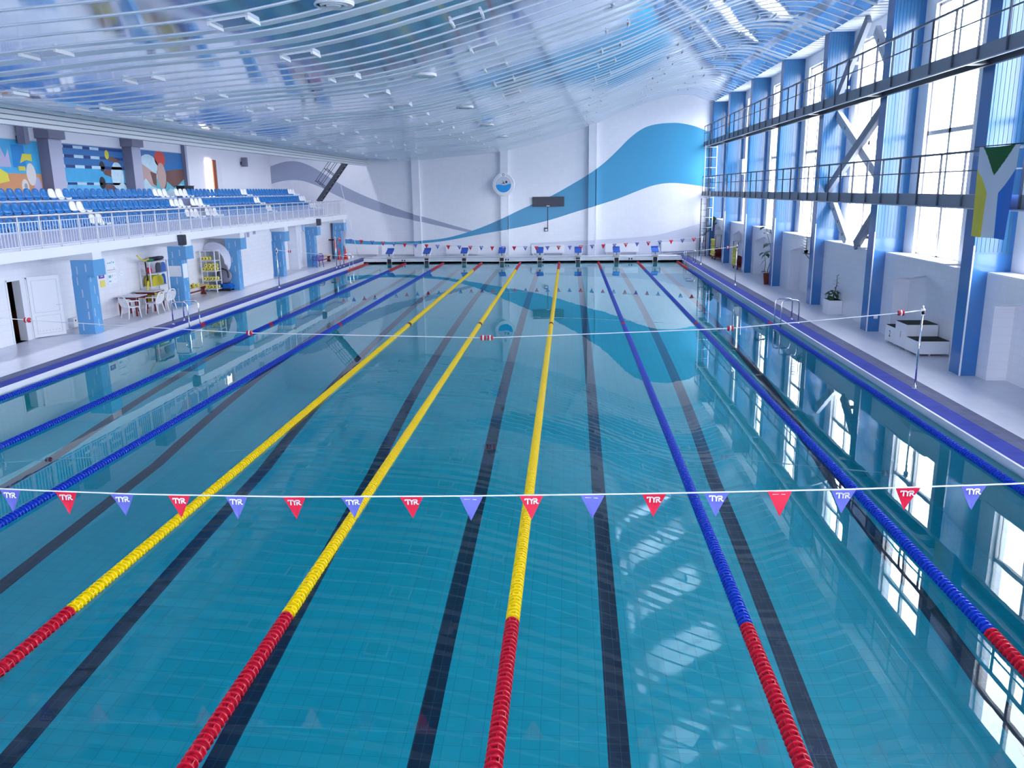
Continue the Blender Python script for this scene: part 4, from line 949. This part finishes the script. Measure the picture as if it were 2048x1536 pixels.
mural(21.5, 28.02, 4.42, 6.6, 'mural half blue water half orange with medals and little flags', 'm_pool',
      [('p', 1, rc(0, 1, 0, 0.45)), ('p', 2, rc(0.76, 0.87, 0.55, 0.92)), ('p', 3, [(0.82, 0.62), (0.88, 0.68), (0.93, 0.66), (0.93, 0.78), (0.85, 0.78)]), ('p', 3, [(0.62, 0.28), (0.71, 0.32), (0.70, 0.45), (0.62, 0.55)]), ('p', 3, rc(0.80, 0.86, 0.50, 0.57)),
       ('e', 4, 0.905, 0.44, 0.042, 0.19), ('e', 7, 0.905, 0.44, 0.033, 0.15), ('e', 5, 0.84, 0.22, 0.032, 0.14), ('e', 6, 0.955, 0.24, 0.035, 0.16), ('e', 7, 0.845, 0.24, 0.014, 0.05), ('p', 6, [(0.60, 0.55), (0.74, 0.55), (0.73, 0.85), (0.70, 0.7), (0.66, 0.92), (0.63, 0.7)])],
      ['m_pool', 'm_orange', 'm_blue', 'm_yellow', 'm_white', 'm_white', 'm_lilac', 'm_grey'])
sh = [('p', 1, rc(0, 1, 0.62, 1.0)), ('p', 2, rc(0, 1, 0.0, 0.33))]
for v0, h in ((0.93, 0.05), (0.76, 0.055), (0.575, 0.055), (0.27, 0.045)):
    sh.append(('p', 3, rc(0, 1, v0, v0 + h)))
    for u0 in (0.01, 0.27, 0.5, 0.72, 0.9): sh.append(('p', 5, rc(u0, min(u0 + 0.13, 1), v0, v0 + h)))
sh += [('e', 5, 0.88, 0.45, 0.10, 0.28), ('e', 5, 0.94, 0.16, 0.07, 0.16),
       ('p', 4, [(0.66, 0.24), (0.70, 0.3), (0.80, 0.26), (0.90, 0.10), (0.99, 0.0), (0.88, 0.02), (0.78, 0.06), (0.68, 0.16)]), ('e', 6, 0.63, 0.31, 0.045, 0.12), ('e', 4, 0.66, 0.20, 0.04, 0.08),
       ('p', 4, [(0.66, 0.52), (0.72, 0.60), (0.80, 0.58), (0.86, 0.45), (0.85, 0.37), (0.77, 0.43), (0.68, 0.47)]), ('e', 6, 0.655, 0.63, 0.04, 0.10), ('p', 4, [(0.75, 0.80), (0.80, 0.84), (0.9, 0.78), (0.98, 0.68), (0.9, 0.72), (0.78, 0.73)]), ('e', 7, 0.745, 0.86, 0.032, 0.09)]
mural(28.9, 34.1, 4.42, 6.62, 'mural of three swimmers racing between white and navy lane ropes', 'm_pool', sh, ['m_pool', 'm_pool_dark', 'm_pool_light', 'm_navy', 'm_skin', 'm_splash', 'black', 'm_yellow'])
mural(34.95, 39.95, 4.42, 6.66, 'mural of one red-capped swimmer surging towards the viewer', 'm_aqua',
      [('p', 1, rc(0, 1, 0.55, 1.0)), ('e', 5, 0.28, 0.62, 0.2, 0.3), ('p', 3, [(0.0, 0.4), (0.02, 0.75), (0.15, 0.72), (0.33, 0.58), (0.42, 0.5), (0.38, 0.25), (0.2, 0.3)]), ('p', 2, [(0.62, 0.58), (0.78, 0.62), (1.0, 0.64), (1.0, 0.42), (0.86, 0.28), (0.76, 0.22), (0.62, 0.36)]), ('p', 2, [(0.30, 0.56), (0.42, 0.52), (0.4, 0.25), (0.34, 0.3)]),
       ('e', 3, 0.52, 0.48, 0.09, 0.28), ('e', 2, 0.57, 0.42, 0.05, 0.22), ('e', 4, 0.52, 0.84, 0.11, 0.18), ('e', 6, 0.47, 0.54, 0.045, 0.07), ('e', 6, 0.58, 0.53, 0.035, 0.06), ('e', 6, 0.54, 0.27, 0.03, 0.03),
       ('p', 5, [(0.0, 0.0), (0.0, 0.35), (0.12, 0.30), (0.2, 0.42), (0.3, 0.25), (0.42, 0.2), (0.55, 0.1), (0.68, 0.2), (0.8, 0.16), (0.92, 0.3), (1.0, 0.25), (1.0, 0.0)]), ('e', 0, 0.2, 0.1, 0.08, 0.08), ('e', 0, 0.75, 0.08, 0.1, 0.05)],
      ['m_aqua', 'm_pool_dark', 'm_skin', 'm_skin_light', 'm_red', 'm_splash', 'm_navy'])

# ================================================================== THINGS UNDER THE STAND
# posters and signs
def sign(y0, y1, z0, z1, x, name, lab, cat, base, marks, mats):
    t = thing(name, lab, cat, (x, (y0 + y1) / 2, z0)); part('sheet', MB().box(x, x + 0.012, y0, y1, z0, z1, 0), base, t)
    m = MB()
    for a, b, c_, d_, mi in marks: m.box(x + 0.012, x + 0.015, y0 + a * (y1 - y0), y0 + b * (y1 - y0), z0 + c_ * (z1 - z0), z0 + d_ * (z1 - z0), mi)
    part('printed_marks', m, mats, t)
sign(26.1, 26.72, 1.86, 2.26, LX, 'instruction_poster', 'upper white poster with small figures beside the first blue column', 'poster', 'paper', [(0.12, 0.3, 0.62, 0.7, 0), (0.36, 0.5, 0.6, 0.72, 0), (0.58, 0.64, 0.62, 0.82, 0), (0.76, 0.88, 0.6, 0.74, 0), (0.05, 0.95, 0.0, 0.03, 1), (0.8, 0.86, 0.1, 0.2, 0)], ['ink_teal', 'ink'])
sign(26.1, 26.72, 1.36, 1.80, LX, 'instruction_poster', 'lower white poster with blue drawings beside the first blue column', 'poster', 'paper', [(0.12, 0.4, 0.5, 0.72, 0), (0.12, 0.36, 0.16, 0.26, 0), (0.5, 0.6, 0.55, 0.75, 1), (0.78, 0.86, 0.6, 0.7, 1), (0.76, 0.9, 0.3, 0.34, 1), (0.08, 0.95, 0.92, 0.96, 1)], ['ink_teal', 'steel_light'])
sign(25.55, 25.9, 1.62, 1.80, LX, 'wall_sign', 'small violet square sign just past the first blue column', 'sign', 'purple', [(0.25, 0.75, 0.3, 0.42, 0), (0.25, 0.75, 0.6, 0.72, 0)], ['paper'])
sign(25.6, 25.9, 1.3, 1.54, LX, 'wall_notice', 'pale yellow paper notice below the violet sign', 'notice', 'pale_yellow', [(0.2, 0.8, 0.3, 0.36, 0), (0.2, 0.8, 0.6, 0.66, 0)], ['rope_yellow'])
sign(26.95, 27.2, 1.6, 1.74, LX, 'wall_notice', 'small white notice right of the posters', 'notice', 'paper', [(0.2, 0.8, 0.45, 0.55, 0)], ['ink_teal'])
for z0, z1, m_, nm, lab in ((0.72, 0.98, 'steel_light', 'electric_box', 'grey wall box half hidden behind the first blue column'),):
    t = thing(nm, lab, 'wall box', (LX, 24.15, z0)); part('casing', MB().box(LX, LX + 0.16, 23.95, 24.4, 0.52, 0.98), 'lower_grey', t); part('clamp', MB().box(LX + 0.16, LX + 0.19, 24.1, 24.3, 0.9, 0.96).box(LX + 0.16, LX + 0.19, 24.1, 24.3, 0.54, 0.6), 'black', t)
t = thing('canister', 'yellow canister on the deck behind the first blue column', 'canister', (-13.5, 23.85, DECK)); part('body', MB().box(-13.62, -13.4, 23.75, 23.98, DECK, DECK + 0.42), 'yellow_foam', t); part('cap', MB().lathe([(0.05, 0.42), (0.05, 0.47)], 10, (-13.5, 23.86, DECK)), 'black', t)
t = thing('dispenser_box', 'small white box with a black dot on the wall by the canister', 'box', (LX, 23.55, 0.2)); part('casing', MB().box(LX, LX + 0.2, 23.4, 23.7, 0.2, 0.5), 'white_metal', t); part('button', MB().lathe([(0.03, 0), (0.03, 0.01)], 10, (LX + 0.2, 23.5, 0.42), (1, 0, 0)), 'black', t)
t = thing('storage_crate', 'brown orange crate inside the dark storeroom doorway', 'crate', (-15.0, 21.9, DECK)); part('body', MB().box(-15.3, -14.7, 21.2, 22.6, DECK + 0.06, 0.95), 'orange_box', t); part('lid', MB().box(-15.33, -14.67, 21.17, 22.63, 0.95, 1.0), 'orange_box', t); part('feet', MB().box(-15.3, -15.2, 21.2, 22.6, DECK, DECK + 0.06).box(-14.8, -14.7, 21.2, 22.6, DECK, DECK + 0.06), 'orange_box', t)
# tables
def table(x0, x1, y0, y1, h, lab):
    t = thing('table', lab, 'table', ((x0 + x1) / 2, (y0 + y1) / 2, DECK), 'white topped tables with dark red legs')
    part('tabletop', MB().box(x0, x1, y0, y1, DECK + h - 0.03, DECK + h, 0).box(x0 - 0.005, x1 + 0.005, y0 - 0.005, y1 + 0.005, DECK + h - 0.06, DECK + h - 0.03, 1), ['lower_grey', 'dark_red'], t)
    for xx in (x0 + 0.06, x1 - 0.06):
        for yy in (y0 + 0.06, y1 - 0.06): part('leg', MB().bar((xx, yy, DECK), (xx, yy, DECK + h - 0.06), 0.05, 0.05), 'dark_red', t)
    part('apron', MB().box(x0 + 0.05, x1 - 0.05, y0 + 0.05, y0 + 0.07, DECK + h - 0.14, DECK + h - 0.06).box(x0 + 0.05, x1 - 0.05, y1 - 0.07, y1 - 0.05, DECK + h - 0.14, DECK + h - 0.06), 'dark_red', t)
table(-13.75, -13.0, 26.2, 27.05, 0.74, 'nearer lower table with dark red legs under the stand')
table(-13.75, -12.95, 27.5, 28.3, 0.78, 'farther table with dark red legs beside the white armchair')
# plastic armchairs
def armchair(x, y_, rz, m_, lab, grp='plastic armchairs under the stand'):
    t = thing('plastic_armchair', lab, 'chair', (x, y_, DECK), grp, rz)
    part('seat', MB().prism([(-0.21, -0.2), (0.21, -0.2), (0.23, 0.22), (-0.23, 0.22)], (0, 0, 0.40), Y3, X3, (0, 0, 0.03)), m_, t, True)
    b = MB()
    for j in range(5):
        yy = -0.16 + j * 0.08; b.bar((-0.2, yy, 0.42), (-0.31, yy * 1.15, 0.76), 0.045, 0.02, 0, (1, 0, 0))
    b.tube(smooth([(-0.2, -0.22, 0.43), (-0.28, -0.24, 0.62), (-0.325, -0.16, 0.79), (-0.335, 0, 0.83), (-0.325, 0.16, 0.79), (-0.28, 0.24, 0.62), (-0.2, 0.22, 0.43)], 4), 0.024, 6)
    part('backrest', b, m_, t, True)
    for s in (-1, 1):
        part('armrest', MB().tube(smooth([(-0.27, s * 0.24, 0.64), (-0.1, s * 0.27, 0.65), (0.14, s * 0.27, 0.64), (0.2, s * 0.25, 0.58), (0.2, s * 0.23, 0.42)], 3), 0.022, 6), m_, t, True)
        for xx, dx in ((0.2, 0.04), (-0.2, -0.08)): part('leg', MB().tube([(xx, s * 0.2, 0.42), (xx + dx, s * 0.23, 0)], 0.028, 6, 0, False, 0.02), m_, t, True)
armchair(-12.75, 27.95, PI * 0.93, 'plastic_white', 'white plastic armchair beside the farther table, right of it')
armchair(-13.05, 25.85, PI * 0.35, 'plastic_white', 'white plastic armchair pushed up to the near end of the nearer table')
armchair(-12.72, 26.95, PI * 0.98, 'plastic_white', 'white plastic armchair between the two tables')
armchair(-12.2, 46.15, PI * 0.75, 'purple', 'dark violet plastic armchair by the far left bench')
# storage racks
def rack(x0, x1, y0, y1, zs_, name, lab, m_='white_metal', side=True):
    t = thing(name, lab, 'rack', ((x0 + x1) / 2, (y0 + y1) / 2, DECK)); top = zs_[-1]
    for xx in (x0, x1):
        for yy in (y0, y1): part('upright', MB().box(xx - 0.02, xx + 0.02, yy - 0.02, yy + 0.02, DECK, top), m_, t)
    for z in zs_: part('shelf', MB().box(x0, x1, y0, y1, z - 0.03, z), m_, t)
    return t
rack(-13.85, -13.45, 28.3, 29.7, [0.4, 1.0, 1.5, 1.98], 'shelf_rack', 'white shelf rack of yellow kickboards beside the tables')
def board(x, y_, z, w_, h, ang, m_, lab, grp='kickboards on the white shelf rack'):
    m = MB(); p_ = [(-w_ / 2, 0), (w_ / 2, 0), (w_ / 2, h * 0.6), (w_ * 0.36, h * 0.92), (0, h), (-w_ * 0.36, h * 0.92), (-w_ / 2, h * 0.6)]
    m.prism(p_, (x, y_, z), Y3 * math.cos(ang) + X3 * math.sin(ang), Z3, (Vector((math.cos(ang), -math.sin(ang), 0)) * 0.03), 0); solo('kickboard', m, m_, lab, 'kickboard', grp)
for i in range(5): board(-13.80 + i * 0.07, 28.95, 1.0, 0.9, 0.42, 0.0, 'yellow_foam', f'yellow kickboard on the rack\'s middle shelf, {ordn(5 - i)} from the front')
board(-13.55, 29.5, 1.0, 0.3, 0.43, 0.0, 'plastic_blue', 'blue kickboard at the right end of the rack\'s middle shelf')
for i in range(5): board(-13.80 + i * 0.07, 28.9, 0.4, 0.9, 0.40, 0.0, 'yellow_foam', f'yellow kickboard on the rack\'s bottom shelf, {ordn(5 - i)} from the front')
solo('exercise_ball', MB().lathe([(0.01, -0.13), (0.09, -0.1), (0.13, 0), (0.09, 0.1), (0.01, 0.13)], 16, (-13.6, 28.5, 1.635)), 'pennant_red', 'pink red ball on the left of the rack\'s upper shelf', 'ball')
for i, (m_, yy, lab) in enumerate((('dark_navy', 29.25, 'dark curved float at the right of the rack\'s upper shelf'), ('wood', 29.38, 'tan curved float between two dark ones on the upper shelf'), ('plastic_blue', 29.5, 'blue curved float ending the rack\'s upper shelf'))):
    board(-13.6 + 0.04 * i, yy, 1.5, 0.28, 0.40, 0.3, m_, lab, 'curved floats on the rack')
solo('gym_mat', MB().tube([(-13.6, 28.9, 2.06), (-13.6, 29.7, 2.06)], 0.07, 10).tube([(-13.72, 28.9, 2.06), (-13.72, 29.7, 2.06)], 0.07, 10), 'dark_navy', 'dark rolled mats lying on top of the white shelf rack', 'mat')
solo('float_belt', MB().lathe([(0.08, 0), (0.14, 0.03), (0.14, 0.08), (0.08, 0.11)], 14, (-13.62, 28.72, 1.98), (0, 0, 1)), 'green', 'green round float on top of the white shelf rack', 'float')
t = thing('rescue_pole', 'yellow and black rescue pole hanging at the left of the shelf rack', 'pole', (-13.5, 28.1, 1.2)); part('shaft', MB().tube([(-13.55, 28.2, 2.0), (-13.5, 28.15, 1.25)], 0.03, 8), 'black', t); part('grip', MB().tube([(-13.5, 28.15, 1.25), (-13.45, 27.95, 0.85)], 0.035, 8), 'rope_yellow', t); part('hook', MB().tube(smooth([(-13.5, 27.55, 2.3), (-13.5, 27.85, 2.12), (-13.55, 28.1, 2.05), (-13.55, 28.5, 2.1)], 4), 0.03, 8), 'rope_yellow', t)
# second rack with yellow aqua weights, white foam tubes behind
rack(-13.75, -13.1, 33.55, 34.1, [0.3, 0.68, 1.12, 1.6, 2.05], 'weight_rack', 'white open rack packed with yellow aqua dumbbells', 'plastic_white')
def dumbbell(x, y_, z, ax, lab):
    m = MB(); ax = Vector(ax).normalized(); o = Vector((x, y_, z))
    m.lathe([(0.075, -0.15), (0.085, -0.13), (0.085, -0.07), (0.075, -0.05), (0.018, -0.05), (0.018, 0.05), (0.075, 0.05), (0.085, 0.07), (0.085, 0.13), (0.075, 0.15)], 14, o, ax, 0, False)
    m.lathe([(0.03, -0.153), (0.03, 0.153)], 8, o, ax, 1, False)
    solo('aqua_dumbbell', m, ['pale_yellow', 'ink'], lab, 'dumbbell', 'yellow aqua dumbbells')
shelf = {0.3: 'bottom', 0.68: 'second lowest', 1.12: 'second highest', 1.6: 'top'}
for z, nm in shelf.items():
    for i in range(4 if z != 1.6 else 2):
        dumbbell(-13.66 + i * 0.155, 33.7 + (i % 2) * 0.05, z + 0.087, (0.25, 1, 0) if i % 2 else (0, 1, 0.0), f'yellow aqua dumbbell on the {nm} shelf of the rack, {ordn(i + 1)} from the left')
for i in range(3): dumbbell(-13.55 + i * 0.18, 33.75, 1.12 + 0.255, (0.1, 1, 0), f'yellow aqua dumbbell on the upper layer of the second highest shelf, {ordn(i + 1)} from the left')
for i in range(6):
    a0 = 0.5 + 0.04 * i; r_ = 0.62 + 0.035 * i; m = MB(); pts = []
    for j in range(17):
        a = PI * (1.02 - 1.05 * j / 16) - 0.12 * i; pts.append((-13.5 - 0.0 * i + r_ * 0.95 * math.cos(a) - 0.0, 34.22 + 0.045 * i, 1.45 + r_ * math.sin(a) + 0.02 * i))
    m.tube(pts, 0.042, 8); solo('foam_noodle', m, 'foam_white', f'white foam tube arched over the dumbbell rack, {ordn(i + 1)} from the inside', 'foam tube', 'white foam tubes arched over the dumbbell rack')
# bench with yellow seat, dumbbells on it
def bench(x, y0, y1, h, lab, dx=0.16):
    t = thing('bench', lab, 'bench', (x, (y0 + y1) / 2, DECK), 'wooden benches with dark red supports')
    part('seat_plank', MB().box(x - dx, x + dx, y0, y1, DECK + h - 0.035, DECK + h), 'wood', t)
    for yy in (y0 + 0.3, y1 - 0.3):
        part('support', MB().prism([(-0.14, 0), (0.14, 0), (0.05, 0.2), (0.14, h - 0.035), (-0.14, h - 0.035), (-0.05, 0.2)], (x, yy - 0.03, DECK), X3, Z3, (0, 0.06, 0)), 'dark_red', t)
    part('rail', MB().box(x - 0.02, x + 0.02, y0 + 0.3, y1 - 0.3, DECK + 0.17, DECK + 0.23), 'dark_red', t)
bench(-13.5, 31.0, 33.25, 0.43, 'wooden bench with yellow edge between the shelf rack and dumbbell rack')
for i in range(4): dumbbell(-13.55 + (i % 2) * 0.12, 31.5 + i * 0.2, DECK + 0.43 + 0.087, (1, 0.1, 0), f'yellow aqua dumbbell lying on the bench, {ordn(i + 1)} from its near end')
bench(-12.75, 47.2, 50.6, 0.42, 'long low wooden bench at the far left before the lifebuoy')
# pool cleaner and its blue base
t = thing('pool_cleaner_reel', 'grey round hose reel with black handle on a blue trolley', 'hose reel', (-13.1, 34.75, DECK + 0.36)); part('drum', MB().lathe([(0.30, -0.12), (0.34, -0.1), (0.34, 0.1), (0.30, 0.12)], 22, (-13.05, 34.35, DECK + 0.68), (0.1, -1, 0.1)), 'grey_plastic', t)
part('handle', MB().tube(smooth([(-13.3, 34.2, 0.75), (-13.27, 34.2, 1.08), (-13.05, 34.2, 1.17), (-12.83, 34.2, 1.05), (-12.8, 34.2, 0.75)], 4), 0.03, 8), 'black', t)
t = thing('pool_cleaner', 'low blue pool cleaning machine on the deck by the column', 'pool cleaner', (-13.05, 34.3, DECK)); part('shell', MB().prism([(-0.36, 0.08), (0.36, 0.08), (0.4, 0.2), (0.28, 0.33), (-0.28, 0.34), (-0.4, 0.22)], (-13.05, 34.08, DECK), X3, Z3, (0, 0.42, 0)), 'plastic_blue', t); part('track', MB().box(-13.4, -12.7, 34.05, 34.11, DECK, DECK + 0.12), 'black', t); part('track', MB().box(-13.4, -12.7, 34.45, 34.51, DECK, DECK + 0.12), 'black', t)
# vents on the beam face and small fittings
for i, (y0, y1, z0, z1) in enumerate(((35.7, 36.05, 2.42, 2.68), (36.2, 36.52, 2.44, 2.7), (36.66, 37.0, 2.46, 2.72), (37.5, 37.85, 2.56, 2.76))):
    t = thing('wall_vent', f'small grey vent high on the white wall under the beam, {ordn(i + 1)} from the left', 'vent', (-12.75, (y0 + y1) / 2, z0), 'small vents under the gallery beam'); part('frame', MB().box(-12.75, -12.73, y0, y1, z0, z1), 'lower_grey', t); part('louvre', MB().box(-12.73, -12.72, y0 + 0.03, y1 - 0.03, z0 + 0.03, z1 - 0.03), 'concrete', t)
# lifebuoy and cones
t = thing('lifebuoy', 'red and white lifebuoy hung beside the farthest left column', 'lifebuoy', (-12.7, 52.0, 0.78)); r_ = 0.3; cpt = Vector((-12.72, 51.95, 1.12)); pts = [cpt + Vector((0.25 * r_ * math.cos(2 * PI * i / 24), -0.97 * r_ * math.cos(2 * PI * i / 24), r_ * 1.15 * math.sin(2 * PI * i / 24))) for i in range(24)]
part('ring', MB().tube(pts, 0.065, 10, 0, True), 'orange_red', t); part('bracket', MB().box(-13.15, -12.68, 51.9, 52.0, 1.4, 1.5), 'black', t)
for (x, y_, lab) in ((-12.42, 51.75, 'red traffic cone standing left of its twin by the far column'), (-12.02, 51.85, 'red traffic cone standing right of its twin by the far column')):
    t = thing('traffic_cone', lab, 'cone', (x, y_, DECK), 'traffic cones by the far left column'); part('cone', MB().lathe([(0.13, 0.02), (0.025, 0.72), (0.02, 0.72)], 16), 'orange_red', t, True); part('base', MB().box(-0.19, 0.19, -0.19, 0.19, 0, 0.03), 'orange_red', t, True); part('tip', MB().lathe([(0.035, 0.65), (0.022, 0.74)], 12), 'purple', t, True)
t = thing('wall_sensor', 'pale blue wall unit above the far white door', 'wall unit', (-12.95, 45.9, 2.32)); part('casing', MB().box(-12.95, -12.85, 45.75, 46.1, 2.38, 2.7), 'ledge', t); part('cover', MB().box(-12.95, -12.88, 45.85, 46.0, 2.3, 2.37), 'left_dash', t)
sign(29.0 - 0.5, 28.96, 1.05, 1.55, -12.415, 'column_notice', 'white paper wrapped around the second blue column', 'notice', 'paper', [(0.3, 0.8, 0.6, 0.63, 0)], ['steel_light']) if False else None
t = thing('column_notice', 'white paper notices wrapped around the second blue column', 'notice', (-12.6, 28.88, 1.4)); part('sheet', MB().box(-12.96, -12.46, 28.885, 28.895, 1.35, 1.78, 0).box(-12.6, -12.5, 28.88, 28.885, 1.64, 1.65, 1), ['paper', 'steel_light'], t); part('side_sheet', MB().box(-12.415, -12.405, 28.93, 29.35, 1.28, 1.85), 'paper', t)

# ================================================================== CEILING FITTINGS
rows = [(-8.05, 7.2, 'first'), (-5.2, 7.2, 'second'), (-1.85, 6.55, 'third'), (1.2, 7.0, 'fourth'), (4.32, 7.2, 'fifth'), (7.3, 7.3, 'sixth'), (10.0, 6.9, 'seventh')]
proto = None
for x, y0, nm in rows:
    sl = math.atan2(CZ(x + 0.3) - CZ(x - 0.3), 0.6); i = 0; yy = y0
    while yy < 51:
        lab = f'square ceiling light frame in the {nm} row from the stand, {ordn(i + 1)} from the near end'
        if proto is None:
            proto = thing('ceiling_light', lab, 'ceiling light', (x, yy, CZ(x)), 'square light frames on the wave ceiling')
            m = MB(); m.box(-0.31, -0.27, -0.25, 0.25, -0.06, 0.0); m.box(0.27, 0.31, -0.25, 0.25, -0.06, 0.0); m.box(-0.31, 0.31, -0.25, -0.235, -0.02, 0.0); m.box(-0.31, 0.31, 0.235, 0.25, -0.02, 0.0)
            part('frame', m, 'white_trim', proto, True); part('cover_glass', MB().box(-0.27, 0.27, -0.235, 0.235, -0.014, -0.004), 'lamp_glass', proto, True); pk = kids(proto); o = proto
        else: o = dup(proto, (x, yy, CZ(x)), None, lab, pk)
        o.rotation_euler = (0, -sl, 0); i += 1; yy += 3.06
for i, yy in enumerate((9.7, 17.4, 25.15, 32.8, 40.5)):
    t = thing('ceiling_vent', f'round white ring vent on the ceiling mid-line, {ordn(i + 1)} from the near end', 'ceiling vent', (-0.36, yy, CZ(-0.36)), 'round ring vents on the ceiling'); m = MB()
    for r_ in (0.3, 0.21, 0.12): m.lathe([(r_, -0.05), (r_ - 0.03, -0.07 - (0.3 - r_) * 0.1), (r_ - 0.05, -0.04)], 24)
    part('rings', m, 'white_trim', t, True); part('collar', MB().lathe([(0.3, -0.05), (0.3, 0.0)], 24), 'white_metal', t, True)
